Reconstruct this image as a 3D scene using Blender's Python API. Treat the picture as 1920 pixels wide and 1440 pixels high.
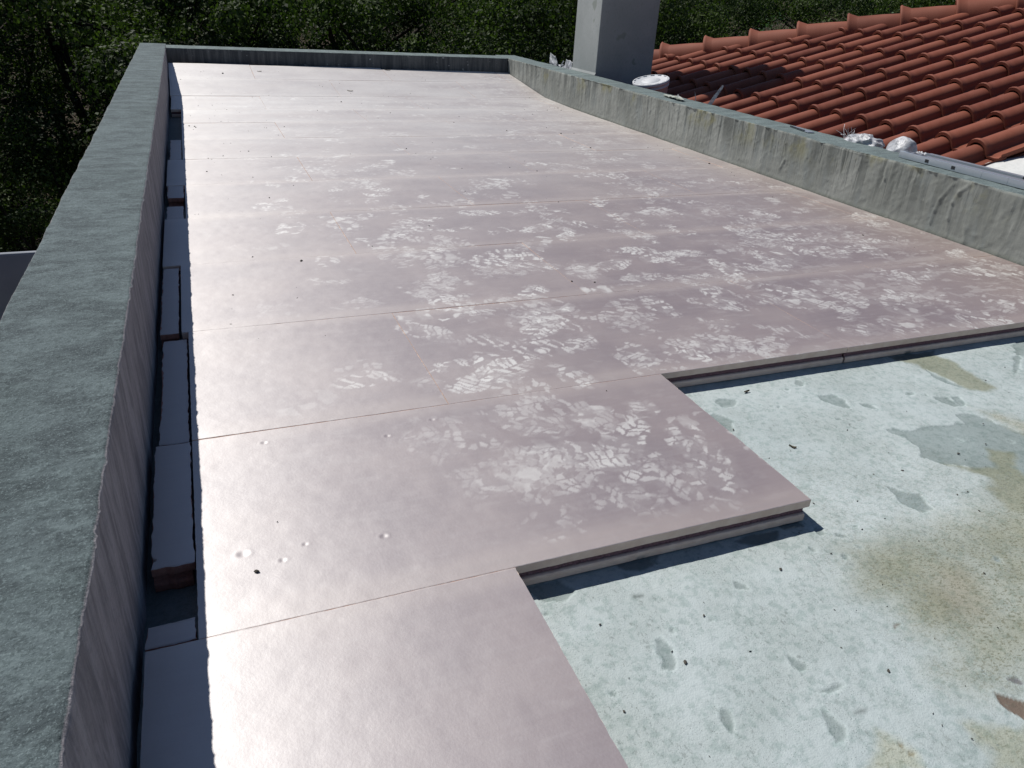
import bpy, bmesh, math, random
import numpy as np
from mathutils import Vector, Matrix
for _o in list(bpy.data.objects): bpy.data.objects.remove(_o)
S = bpy.context.scene
random.seed(4); RNG = np.random.default_rng(7)

# ---------------------------------------------------------------- camera, sky, sun, exposure
cam_d = bpy.data.cameras.new('camera'); cam = bpy.data.objects.new('camera', cam_d); S.collection.objects.link(cam)
cam_d.sensor_width = 36.0; cam_d.lens = 26.373; cam_d.clip_start = .02; cam_d.clip_end = 600
R_ = (0.929712, -0.364603, 0.051966); U_ = (0.126938, 0.449692, 0.884118); B_ = (-0.34572, -0.815378, 0.464366)
cam.matrix_world = Matrix(((R_[0], U_[0], B_[0], 0), (R_[1], U_[1], B_[1], 0), (R_[2], U_[2], B_[2], .91054), (0, 0, 0, 1)))
S.camera = cam
SUN = Vector((-.385, .61, 1.0)).normalized()                 # towards the sun
W = bpy.data.worlds.new('World'); S.world = W; W.use_nodes = True
wn = W.node_tree.nodes; sky = wn.new('ShaderNodeTexSky'); sky.sky_type = 'NISHITA'; sky.sun_disc = False
sky.sun_elevation = math.asin(SUN.z); sky.sun_rotation = math.atan2(SUN.x, SUN.y); sky.air_density = 1.0; sky.dust_density = .4; sky.ozone_density = 5.0
W.node_tree.links.new(sky.outputs[0], wn['Background'].inputs[0]); wn['Background'].inputs[1].default_value = .060
sd = bpy.data.lights.new('sun', 'SUN'); sd.energy = 4.9; sd.angle = math.radians(.53); sd.color = (1.0, .97, .92)
so = bpy.data.objects.new('sun', sd); S.collection.objects.link(so); so.rotation_euler = SUN.to_track_quat('Z', 'Y').to_euler()
S.view_settings.view_transform = 'Standard'; S.view_settings.look = 'None'; S.view_settings.exposure = .30; S.view_settings.gamma = 1
S.view_settings.use_curve_mapping = False
S.cycles.max_bounces = 6

# ---------------------------------------------------------------- helpers
def link(o, parent=None):
    S.collection.objects.link(o)
    if parent is not None: o.parent = parent
    return o
def tag(o, label=None, cat=None, group=None, kind=None):
    if label: o['label'] = label
    if cat: o['category'] = cat
    if group: o['group'] = group
    if kind: o['kind'] = kind
    return o
def empty(name, loc, rot=(0, 0, 0)):
    o = bpy.data.objects.new(name, None); o.empty_display_size = .1; o.location = loc; o.rotation_euler = rot
    return link(o)
def mesh_from(name, V, F, m, parent=None, smooth=False):
    me = bpy.data.meshes.new(name); me.from_pydata([tuple(v) for v in V], [], F); me.update()
    if m: me.materials.append(m)
    if smooth: me.polygons.foreach_set('use_smooth', [True]*len(me.polygons))
    return link(bpy.data.objects.new(name, me), parent)
def grid_mesh(name, P, m, parent=None, smooth=True, caps=False, flip=False, attrs=None, close=False):
    """P: (n, k, 3) array; n sections of k points. Quads between them, n-gon caps at both ends."""
    n, k, _ = P.shape
    me = bpy.data.meshes.new(name)
    a = np.arange(n*k).reshape(n, k)
    if close: a = np.concatenate([a, a[:, :1]], 1)
    q = np.stack([a[:-1, :-1], a[1:, :-1], a[1:, 1:], a[:-1, 1:]], -1).reshape(-1, 4)
    if flip: q = q[:, ::-1]
    nq = len(q); li = q.reshape(-1); starts = np.arange(0, nq*4, 4)
    if caps:
        P = np.concatenate([P, P[:1], P[-1:]], 0); c0 = n*k + np.arange(k); c1 = (n+1)*k + np.arange(k)[::-1]
        attrs = {a_: (t_, np.concatenate([v_, v_[:1], v_[-1:]], 0)) for a_, (t_, v_) in (attrs or {}).items()}
        if flip: c0, c1 = c0[::-1], c1[::-1]
        starts = np.concatenate([starts, [nq*4, nq*4+k]]); li = np.concatenate([li, c0, c1])
    me.vertices.add(P.shape[0]*k); me.vertices.foreach_set('co', P.reshape(-1).astype(np.float32))
    me.loops.add(len(li)); me.loops.foreach_set('vertex_index', li.astype(np.int32))
    me.polygons.add(len(starts)); me.polygons.foreach_set('loop_start', starts.astype(np.int32))
    if smooth:
        sm = np.ones(len(starts), bool)
        if caps: sm[-2:] = False
        me.polygons.foreach_set('use_smooth', sm)
    me.update(calc_edges=True); me.validate()
    for an, (typ, arr) in (attrs or {}).items():
        at = me.attributes.new(an, typ, 'POINT')
        at.data.foreach_set('value' if typ == 'FLOAT' else 'color', arr.reshape(-1).astype(np.float32))
    if m: me.materials.append(m)
    return link(bpy.data.objects.new(name, me), parent)
def hash2(i, j, s=0):
    h = (i.astype(np.int64)*374761393 + j.astype(np.int64)*668265263 + s*982451653) & 0x7fffffff
    h = ((h ^ (h >> 13))*1274126177) & 0x7fffffff
    return ((h ^ (h >> 16)) & 0xffff)/65535.0
def vn(x, y, s=0):
    x = np.asarray(x, float); y = np.asarray(y, float); x, y = np.broadcast_arrays(x, y)
    i = np.floor(x); j = np.floor(y); f = x-i; g = y-j; f = f*f*(3-2*f); g = g*g*(3-2*g)
    a = hash2(i, j, s); b = hash2(i+1, j, s); c = hash2(i, j+1, s); d = hash2(i+1, j+1, s)
    return (a*(1-f)+b*f)*(1-g)+(c*(1-f)+d*f)*g
def fbm(x, y, s=0, o=4, r=.5):
    t = 0; a = 1; n = 0
    for k in range(o):
        t = t+a*vn(np.asarray(x)*2**k, np.asarray(y)*2**k, s+k*17); n += a; a *= r
    return t/n
def sst(a, b, x):
    t = np.clip((x-a)/(b-a), 0, 1); return t*t*(3-2*t)
def box(V, F, x0, x1, y0, y1, z0, z1):
    b = len(V); V += [(x0,y0,z0),(x1,y0,z0),(x1,y1,z0),(x0,y1,z0),(x0,y0,z1),(x1,y0,z1),(x1,y1,z1),(x0,y1,z1)]
    F += [tuple(b+i for i in q) for q in ((3,2,1,0),(4,5,6,7),(0,1,5,4),(1,2,6,5),(2,3,7,6),(3,0,4,7))]
def bev(o, w, seg=2):
    m = o.modifiers.new('bevel', 'BEVEL'); m.width = w; m.segments = seg; m.limit_method = 'ANGLE'; return o

# ---------------------------------------------------------------- material toolkit
class M:
    def __init__(s, name, rough=.8, spec=.5, col=(.5,.5,.5)):
        s.k = .80; s.m = bpy.data.materials.new(name); s.m.use_nodes = True; s.t = s.m.node_tree; s.n = s.t.nodes
        s.b = s.n['Principled BSDF']; s.b.inputs['Roughness'].default_value = rough; s.b.inputs['Specular IOR Level'].default_value = spec
        s.b.inputs['Base Color'].default_value = (*col, 1); s.tc = s.n.new('ShaderNodeTexCoord').outputs['Object']
    def l(s, a, b): s.t.links.new(a, b)
    def put(s, sock, v):
        if hasattr(v, 'is_output') or isinstance(v, bpy.types.NodeSocket): s.l(v, sock)
        elif isinstance(v, (tuple, list)) and len(v) == 3 and sock.type == 'RGBA': sock.default_value = (*v, 1)
        else: sock.default_value = v
    def mapv(s, sc=(1,1,1), rot=(0,0,0), loc=(0,0,0), src=None):
        n = s.n.new('ShaderNodeMapping'); n.inputs['Scale'].default_value = sc; n.inputs['Rotation'].default_value = rot; n.inputs['Location'].default_value = loc
        s.l(src or s.tc, n.inputs[0]); return n.outputs[0]
    def noise(s, scale, detail=4, rough=.5, v=None, dist=0, out=0):
        n = s.n.new('ShaderNodeTexNoise'); n.inputs['Scale'].default_value = scale; n.inputs['Detail'].default_value = detail
        n.inputs['Roughness'].default_value = rough; n.inputs['Distortion'].default_value = dist; s.l(v or s.tc, n.inputs['Vector']); return n.outputs[out]
    def vor(s, scale, v=None, feat='F1', rand=1):
        n = s.n.new('ShaderNodeTexVoronoi'); n.feature = feat; n.inputs['Scale'].default_value = scale; n.inputs['Randomness'].default_value = rand
        s.l(v or s.tc, n.inputs['Vector']); return n.outputs['Distance'], n.outputs.get('Color')
    def rng(s, x, a, b, c=0, d=1, smooth=True):
        n = s.n.new('ShaderNodeMapRange'); n.interpolation_type = 'SMOOTHSTEP' if smooth else 'LINEAR'
        for i, v in enumerate((a, b, c, d)): n.inputs[i+1].default_value = v
        s.put(n.inputs[0], x); return n.outputs[0]
    def mix(s, f, a, b, mode='MIX'):
        n = s.n.new('ShaderNodeMix'); n.data_type = 'RGBA'; n.blend_type = mode
        s.put(n.inputs[0], f); s.put(n.inputs[6], a); s.put(n.inputs[7], b); return n.outputs[2]
    def math(s, op, a, b=0.0, c=0.0):
        n = s.n.new('ShaderNodeMath'); n.operation = op; s.put(n.inputs[0], a); s.put(n.inputs[1], b)
        if op == 'MULTIPLY_ADD': s.put(n.inputs[2], c)
        return n.outputs[0]
    def attr(s, name, out='Fac'):
        n = s.n.new('ShaderNodeAttribute'); n.attribute_name = name; return n.outputs[out]
    def sep(s, v=None):
        n = s.n.new('ShaderNodeSeparateXYZ'); s.l(v or s.tc, n.inputs[0]); return n.outputs
    def bump(s, h, dist, strength=1, prev=None):
        n = s.n.new('ShaderNodeBump'); n.inputs['Distance'].default_value = dist; n.inputs['Strength'].default_value = strength
        s.put(n.inputs['Height'], h)
        if prev is not None: s.l(prev, n.inputs['Normal'])
        s.l(n.outputs[0], s.b.inputs['Normal']); return n.outputs[0]
    def set(s, **k):
        for a, v in k.items():
            if a == 'Base_Color' and s.k != 1: v = s.mix(1.0, v, (s.k,)*3, 'MULTIPLY')
            s.put(s.b.inputs[a.replace('_', ' ')], v)
        return s

# --- extruded foam board: smooth pink skin, dusty traffic marks and painted far glare sharing one attribute, paler factory bands in 'tone'
b = M('foam_board_skin', .5, .88)
b.k = 1.0; b.set(IOR=2.6, Anisotropic=.60)
tg = b.n.new('ShaderNodeCombineXYZ'); tg.inputs[1].default_value = 1.0; b.l(tg.outputs[0], b.b.inputs['Tangent'])   # extrusion grain runs along X: rougher across it
dust_glare = b.attr('dust_glare'); tone = b.attr('tone')
st = b.noise(1, 3, .55, b.mapv((4, 90, 4))); st2 = b.noise(1, 4, .6, b.mapv((2.2, 30, 3), rot=(0, 0, .05)))
bl = b.noise(3.2, 4, .6)
c = b.mix(b.rng(bl, .35, .68), (.142, .094, .086), (.180, .126, .112))
c = b.mix(b.math('MULTIPLY', tone, 1.0), c, (.245, .185, .158))
c = b.mix(b.math('MULTIPLY', b.rng(st, .38, .72), .22), c, (.22, .175, .16))
c = b.mix(b.math('MULTIPLY', b.rng(b.noise(260, 2, .6), .4, .75), .16), c, (.22, .175, .19))
micro = b.noise(420, 2, .6)
dd = b.math('MULTIPLY', dust_glare, b.rng(micro, .15, .5, .75, 1.0))
c = b.mix(dd, c, (.50, .48, .445))
b.set(Base_Color=c)
rg = b.math('ADD', b.rng(bl, .3, .7, .56, .60), b.math('MULTIPLY', dd, .04)); b.set(Roughness=rg)
nn = b.bump(b.noise(190, 3, .6), .0010, .13); nn = b.bump(b.noise(14, 3, .5), .005, .09, nn); nn = b.bump(st, .0015, .12, nn)
MB = b.m
# --- cut edge of the foam: open cells, no skin
b = M('foam_board_edge', .75, .25)
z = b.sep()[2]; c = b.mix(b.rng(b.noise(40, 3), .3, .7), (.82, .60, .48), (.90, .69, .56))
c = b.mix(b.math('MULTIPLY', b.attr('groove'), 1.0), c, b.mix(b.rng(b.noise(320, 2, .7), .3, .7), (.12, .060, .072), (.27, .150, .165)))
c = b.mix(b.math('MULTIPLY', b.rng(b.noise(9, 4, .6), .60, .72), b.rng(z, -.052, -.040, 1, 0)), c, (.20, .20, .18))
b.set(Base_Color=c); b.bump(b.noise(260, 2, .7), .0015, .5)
ME = b.m
b = M('offcut_end', .8, .2); b.set(Base_Color=b.mix(b.rng(b.noise(200, 3, .7), .3, .7), (.36, .16, .12), (.45, .215, .165))); b.bump(b.noise(260, 2, .7), .0015, .6); MOE = b.m  # dark red-brown puts light filtering through shaded foam into the colour
# --- roof slab: pale blue-white paint over screed, stains and bare patches in the 'stain' colour attribute
b = M('painted_roof_slab', .78, .3)
col = b.attr('stain', 'Color'); sp = b.attr('speck'); pl = b.attr('bare')
n1 = b.noise(7, 5, .6); n2 = b.noise(60, 4, .65); fl = b.noise(150, 3, .7, b.mapv((1, .55, 1)))
c = b.mix(b.math('MULTIPLY', b.rng(n1, .35, .7), .8), col, b.mix(1.0, col, (.80, .81, .79), 'MULTIPLY'))
c = b.mix(b.math('MULTIPLY', b.rng(n2, .46, .66), .75), c, b.mix(1.0, c, (.70, .76, .74), 'MULTIPLY'))
flm = b.rng(fl, .57, .66); n3 = b.rng(b.noise(7, 5, .7), .40, .62)
c = b.mix(b.math('MULTIPLY', b.math('MULTIPLY', flm, n3), .6), c, (.165, .19, .18))
vd, vc = b.vor(230, b.mapv((1, 1, .2))); 
pit = b.math('MULTIPLY', b.rng(vd, .10, .20, 1, 0), b.rng(b.noise(22, 2), .46, .58))
c = b.mix(b.math('MULTIPLY', pit, .9), c, (.10, .12, .11))
ol = b.math('MULTIPLY', sp, b.rng(b.noise(130, 4, .75, b.mapv((1, 1.7, 1), rot=(0, 0, .5))), .52, .60))
c = b.mix(b.math('MULTIPLY', ol, .72), c, (.13, .13, .085))
b.set(Base_Color=c)
flk = b.rng(b.noise(26, 4, .7), .60, .63); h = b.math('ADD', b.noise(75, 4, .65), b.math('MULTIPLY', b.noise(300, 2, .7), .35))
nn = b.bump(h, .005, .36); b.bump(b.math('ADD', flm, pit), .0012, -.5, nn)
MS = b.m
# --- cement render of the parapets; along = axis index of the brush streaks on top
def concrete(name, streak, base, dark, lite, rough=.88):
    b = M(name, rough, .3)
    g = b.n.new('ShaderNodeNewGeometry'); nz = b.sep(g.outputs['Normal'])[2]; top = b.rng(nz, .6, .9)
    s1 = b.noise(1, 5, .62, b.mapv(streak)); s2 = b.noise(1, 5, .6, b.mapv(tuple(q*4.3 for q in streak)))
    f = b.noise(2.3, 5, .6); fine = b.noise(100, 5, .75)
    c = b.mix(b.rng(s1, .34, .66), dark, base); c = b.mix(b.math('MULTIPLY', b.rng(s2, .45, .75), .5), c, lite)
    c = b.mix(b.math('MULTIPLY', b.rng(f, .5, .7), .45), c, b.mix(1.0, c, (.62, .66, .64), 'MULTIPLY'))
    c = b.mix(b.math('MULTIPLY', b.rng(fine, .49, .58), .7), c, b.mix(1.0, c, (.55, .58, .58), 'MULTIPLY'))
    c = b.mix(b.math('MULTIPLY', b.rng(b.noise(260, 3, .7), .36, .46, 1, 0), .6), c, lite)
    return b, c, top, s1, s2, fine
b, ctop, top, s1, s2, fine = concrete('left_parapet_render', (7, 12, 4), (.104, .133, .138), (.052, .068, .073), (.180, .226, .230))
v = b.mapv((3, 26, 3.2), rot=(1.0, 0, 0)); d1 = b.noise(1, 6, .68, v, .6); d2 = b.noise(1, 5, .65, b.mapv((5, 55, 9), rot=(1.1, 0, 0)), .5)
cs = b.mix(b.rng(d1, .32, .66), (.190, .175, .188), (.37, .34, .35)); cs = b.mix(b.math('MULTIPLY', b.rng(d2, .45, .7), .4), cs, (.47, .44, .45))
cs = b.mix(b.math('MULTIPLY', b.rng(fine, .5, .7), .4), cs, (.15, .14, .15))
b.set(Base_Color=b.mix(top, cs, ctop)); nn = b.bump(b.math('ADD', b.math('MULTIPLY', s2, .5), fine), .006, .8); b.bump(b.math('MULTIPLY', d2, b.rng(top, 0, 1, 1, 0)), .003, .5, nn)
MW1 = b.m
b, ctop, top, s1, s2, fine = concrete('right_parapet_render', (4, 12, 3), (.140, .178, .176), (.088, .112, .112), (.225, .27, .265))
v = b.mapv((1, 34, 2.2)); d1 = b.noise(1, 5, .7, v, .3); d3 = b.noise(1, 3, .6, b.mapv((1, 11, .8)), .2); d2 = b.noise(1, 4, .6, b.mapv((1, 11, 3.5)), .3); z = b.sep()[2]
cs = b.mix(b.rng(b.noise(2.6, 4, .6), .35, .68), (.188, .196, .178), (.262, .270, .248))
drip = b.math('MULTIPLY', b.math('MAXIMUM', b.rng(d1, .50, .58), b.math('MULTIPLY', b.rng(d3, .50, .60), .8)), b.rng(z, -.02, .24, .15, 1.0))
cs = b.mix(b.math('MULTIPLY', drip, b.rng(b.noise(1.7, 3, .6), .35, .60, .50, .95)), cs, (.080, .086, .080))
cs = b.mix(b.math('MULTIPLY', b.math('MULTIPLY', b.rng(b.noise(3.1, 4, .65), .52, .66), b.rng(z, .10, .24)), .6), cs, (.20, .185, .075))
cs = b.mix(b.math('MULTIPLY', b.rng(d2, .5, .7), .35), cs, (.20, .225, .225))
cs = b.mix(b.math('MULTIPLY', b.rng(fine, .52, .72), .35), cs, (.17, .18, .15))
cs = b.mix(b.math('MULTIPLY', b.rng(b.math('ADD', z, b.math('MULTIPLY', b.noise(12, 3), .03)), .012, .035, 1, 0), .6), cs, (.16, .17, .14))
b.set(Base_Color=b.mix(top, cs, ctop)); nn = b.bump(b.math('ADD', b.math('MULTIPLY', b.noise(1, 4, .6, b.mapv((38, 40, 14))), .7), b.math('MULTIPLY', fine, .35)), .005, .5)
MW2 = b.m
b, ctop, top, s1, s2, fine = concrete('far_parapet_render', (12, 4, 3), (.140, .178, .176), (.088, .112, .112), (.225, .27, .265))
d1 = b.noise(1, 5, .65, b.mapv((26, 1, 2.0)), .2); cs = b.mix(b.rng(d1, .38, .66), (.06, .065, .07), (.13, .135, .135))  # inner face gets a lower albedo, deepening its shade through colour
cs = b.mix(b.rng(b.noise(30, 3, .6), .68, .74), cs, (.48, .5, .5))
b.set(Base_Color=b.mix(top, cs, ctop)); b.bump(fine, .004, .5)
MW3 = b.m
# --- clay
def clay(name, k=1.0):
    b = M(name, .7, .18); oi = b.n.new('ShaderNodeObjectInfo').outputs['Random']
    c = b.mix(oi, (.140*k, .038*k, .023*k), (.235*k, .074*k, .044*k))
    c = b.mix(b.math('MULTIPLY', b.rng(b.noise(5, 4, .6), .4, .7), .3), c, (.27*k, .105*k, .07*k))
    c = b.mix(b.math('MULTIPLY', b.rng(b.noise(60, 3, .7), .55, .75), .3), c, (.14*k, .05*k, .035*k))
    b.set(Base_Color=c); b.bump(b.noise(90, 3, .6), .002, .25); return b.m
MT = clay('clay_tile')
b = M('chimney_render', .85, .3); c = b.mix(b.rng(b.noise(2.5, 4, .6), .35, .7), (.275, .292, .288), (.335, .350, .345))
c = b.mix(b.math('MULTIPLY', b.rng(b.noise(70, 4, .7, b.mapv((1, 1, .5))), .52, .68), .45), c, (.20, .23, .215))
c = b.mix(b.rng(b.noise(5, 3, .5), .66, .70), c, (.22, .24, .22)); b.set(Base_Color=c); b.bump(b.noise(160, 3, .7), .003, .45); MC = b.m
b = M('white_render', .8, .3, (.6, .6, .58)); b.set(Base_Color=b.mix(b.math('MULTIPLY', b.rng(b.noise(9, 5, .65), .5, .7), .5), (.58, .58, .56), (.42, .43, .41)))
b.bump(b.noise(24, 4, .6), .012, .5); MWH = b.m
b = M('bucket_plastic', .35, .5, (.66, .67, .68)); b.set(Base_Color=b.mix(b.rng(b.noise(18, 4, .7), .62, .70), (.50, .51, .53), (.26, .23, .25))); b.set(Roughness=.6); MBU = b.m
b = M('thin_white_plastic', .35, .5, (.6, .61, .62)); b.set(Base_Color=b.mix(b.rng(b.noise(22, 4, .6), .35, .65), (.62, .63, .65), (.36, .37, .40)), Alpha=b.rng(b.noise(30, 4, .6), .3, .7, .55, .95)); b.bump(b.noise(60, 4, .6, None, 1.5), .006, .5)
MPL = b.m
b = M('aluminium', .33, .5, (.36, .40, .44)); b.set(Metallic=.55, Roughness=b.rng(b.noise(60, 3, .6, b.mapv((1, .1, 1))), .3, .7, .16, .26)); MAL = b.m
MBK = M('black_plastic', .5, .4, (.015, .015, .017)).m
b = M('grit', .9, .2); b.set(Base_Color=b.mix(b.rng(b.noise(30, 2), .3, .7), (.035, .032, .028), (.11, .10, .085))); MGR = b.m
b = M('pale_stone', .9, .2); b.set(Base_Color=b.mix(b.rng(b.noise(25, 4), .35, .65), (.24, .26, .22), (.47, .49, .44))); b.bump(b.noise(60, 3), .004, .6); MST = b.m
b = M('painted_wall_shade', .85, .3); b.set(Base_Color=b.mix(b.rng(b.noise(3, 4), .3, .7), (.24, .26, .29), (.29, .31, .34))); MAN = b.m
MLIP = MT

# ================================================================ ROOF SLAB
POLYS = [('olive', [(1.952, 1.521), (1.997, 1.549), (2.115, 1.517), (2.124, 1.45), (2.108, 1.366), (2.098, 1.285), (2.039, 1.273), (2.0, 1.307), (1.997, 1.372), (1.988, 1.436), (1.985, 1.489)]), ('peel', [(1.988, 1.436), (2.0, 1.307), (1.991, 1.317), (1.971, 1.35), (1.971, 1.401)]), ('peel', [(1.53, 1.401), (1.55, 1.39), (1.578, 1.393), (1.585, 1.359), (1.568, 1.311), (1.544, 1.328), (1.523, 1.361)]), ('peel', [(1.612, 1.326), (1.642, 1.311), (1.639, 1.285), (1.615, 1.303)]), ('peel', [(1.163, 1.394), (1.199, 1.381), (1.203, 1.344), (1.172, 1.297), (1.156, 1.32), (1.159, 1.357)]), ('peel', [(1.57, 1.198), (1.599, 1.182), (1.613, 1.165), (1.665, 1.179), (1.732, 1.164), (1.81, 1.16), (1.823, 1.186), (1.85, 1.209), (1.891, 1.186), (1.906, 1.137), (1.927, 1.064), (1.978, 1.012), (1.732, 0.837), (1.698, 0.892), (1.701, 0.936), (1.643, 0.981), (1.582, 1.02), (1.554, 1.062), (1.586, 1.094), (1.583, 1.148)]), ('dolive', [(1.76, 1.046), (1.814, 1.008), (1.756, 0.959), (1.735, 0.91), (1.63, 0.806), (1.566, 0.827), (1.587, 0.861), (1.599, 0.893), (1.587, 0.911), (1.63, 0.913), (1.638, 0.948), (1.615, 0.978), (1.582, 1.02), (1.622, 1.004), (1.648, 0.98), (1.699, 0.972)]), ('peel', [(2.492, 1.519), (2.401, 1.456), (2.325, 1.395), (2.242, 1.334), (2.393, 1.431), (2.479, 1.435), (2.581, 1.511)]), ('peel', [(1.373, 0.985), (1.389, 0.958), (1.423, 0.944), (1.403, 0.892), (1.368, 0.889), (1.355, 0.931)]), ('tan', [(1.914, 1.205), (1.957, 1.172), (1.991, 1.112), (2.037, 1.079), (1.936, 1.006), (1.927, 1.064), (1.921, 1.133)]), ('speck', [(1.111, 0.831), (1.149, 0.836), (1.199, 0.843), (1.249, 0.845), (1.403, 0.845), (1.677, 0.876), (1.781, 0.829), (1.218, 0.442), (1.137, 0.469), (1.085, 0.483), (1.061, 0.514), (1.034, 0.539), (1.076, 0.544), (1.096, 0.586), (1.072, 0.633), (1.075, 0.673), (1.112, 0.699), (1.07, 0.723), (1.084, 0.774)]), ('brown', [(1.241, 0.733), (1.291, 0.722), (1.282, 0.683), (1.234, 0.62), (1.192, 0.616), (1.161, 0.635), (1.182, 0.681)]), ('peel', [(0.79, 0.551), (0.798, 0.533), (0.8, 0.512), (0.782, 0.495), (0.764, 0.492), (0.774, 0.514), (0.782, 0.538)]), ('peel', [(0.794, 0.587), (0.816, 0.581), (0.842, 0.581), (0.857, 0.576), (0.832, 0.57), (0.806, 0.577)]), ('chip', [(0.835, 0.527), (0.851, 0.532), (0.86, 0.527), (0.851, 0.521), (0.844, 0.525)]), ('brownx', [(1.082, 0.484), (1.095, 0.475), (1.107, 0.465), (1.123, 0.452), (1.084, 0.424), (1.073, 0.448), (1.072, 0.466)]), ('brownx', [(0.857, 0.464), (0.864, 0.461), (0.86, 0.453), (0.856, 0.457)]), ('brownx', [(0.861, 0.448), (0.87, 0.444), (0.863, 0.439), (0.857, 0.442)]), ('olive2', [(0.844, 0.492), (0.853, 0.477), (0.862, 0.465), (0.868, 0.444), (0.859, 0.419), (0.782, 0.441), (0.814, 0.462)]), ('olive2', [(0.981, 0.459), (1.022, 0.43), (1.073, 0.421), (1.095, 0.413), (1.019, 0.358), (0.958, 0.379), (0.982, 0.404), (0.977, 0.428)]), ('peel2', [(1.13, 0.496), (1.15, 0.492), (1.152, 0.479), (1.145, 0.477), (1.133, 0.486)]), ('brownx', [(1.039, 0.649), (1.055, 0.651), (1.06, 0.646), (1.041, 0.644), (1.03, 0.638)]), ('peel', [(0.616, 0.756), (0.625, 0.756), (0.628, 0.744), (0.631, 0.733), (0.621, 0.71), (0.613, 0.69), (0.585, 0.698), (0.601, 0.717), (0.601, 0.729)]), ('peel', [(0.456, 0.878), (0.464, 0.876), (0.464, 0.87), (0.455, 0.868)]), ('peel', [(0.651, 0.772), (0.658, 0.771), (0.651, 0.759), (0.648, 0.764)]), ('dark', [(0.63, 0.863), (0.651, 0.861), (0.651, 0.855), (0.63, 0.856)]), ('foot_patch', [(0.645, 0.944), (0.679, 0.949), (0.731, 0.943), (0.708, 0.918), (0.678, 0.92), (0.652, 0.928)]), ('foot_patch', [(0.897, 0.94), (0.961, 0.943), (1.019, 0.936), (0.997, 0.914), (0.969, 0.908), (0.913, 0.92)]), ('foot_patch', [(1.942, 1.54), (2.142, 1.541), (2.112, 1.514), (1.972, 1.512)])]
def inside_dist(X, Y, poly):
    """signed distance (positive inside) to polygon"""
    P = np.array(poly); d2 = np.full(X.shape, 1e9); ins = np.zeros(X.shape, bool); n = len(P)
    for i in range(n):
        a = P[i]; c = P[(i+1) % n]; e = c-a; wx = X-a[0]; wy = Y-a[1]
        t = np.clip((wx*e[0]+wy*e[1])/(e@e+1e-12), 0, 1)
        d2 = np.minimum(d2, (wx-e[0]*t)**2+(wy-e[1]*t)**2)
        cond = ((a[1] <= Y) != (c[1] <= Y))
        xx = a[0]+(Y-a[1])/(c[1]-a[1]+1e-12)*(c[0]-a[0]); ins ^= cond & (X < xx)
    return np.where(ins, 1, -1)*np.sqrt(d2)
xs = np.concatenate([np.arange(-.25, .35, .03), np.arange(.35, 2.0, .0042), np.arange(2.0, 3.2, .007)])
ys = np.concatenate([np.arange(-1.6, .3, .06), np.arange(.3, 1.05, .0042), np.arange(1.05, 1.62, .005), np.arange(1.62, 8.5, .05)])
X, Y = np.meshgrid(xs, ys, indexing='ij')
base = np.ones(X.shape+(4,)); n0 = fbm(X*2.5, Y*2.5, 3)
base[..., :3] = np.array((.408, .456, .454)) + (n0[..., None]-.5)*np.array((.10, .09, .08))
z = np.full(X.shape, -.056) + (fbm(X*3, Y*3, 9)-.5)*.004 + (fbm(X*70, Y*70, 11, 3)-.5)*.0011
speck = sst(.55, .75, fbm(X*1.6+3, Y*1.6, 21))*.35; bare = np.zeros(X.shape)
wob = (fbm(X*34, Y*34, 31, 4)-.5)*.030; wob2 = (fbm(X*8, Y*8, 41)-.5)*.10
_pg = random.Random(77)
for _i in range(75):                                        # small flakes of lost paint
    cx, cy = _pg.uniform(.45, 2.0), _pg.uniform(.42, 1.5); r_ = .006+.040*_pg.random()**3.2; nn_ = _pg.randrange(5, 9); el = _pg.uniform(.4, .9); an = _pg.uniform(0, 3.14)
    pts_ = []
    for q in range(nn_):
        a_ = 2*math.pi*q/nn_+_pg.uniform(-.3, .3); rr = r_*_pg.uniform(.5, 1.3); px_, py_ = rr*math.cos(a_), rr*el*math.sin(a_)
        pts_.append((cx+px_*math.cos(an)-py_*math.sin(an), cy+px_*math.sin(an)+py_*math.cos(an)))
    POLYS.append((_pg.choice(('peel', 'peel', 'peel')), pts_))
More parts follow.
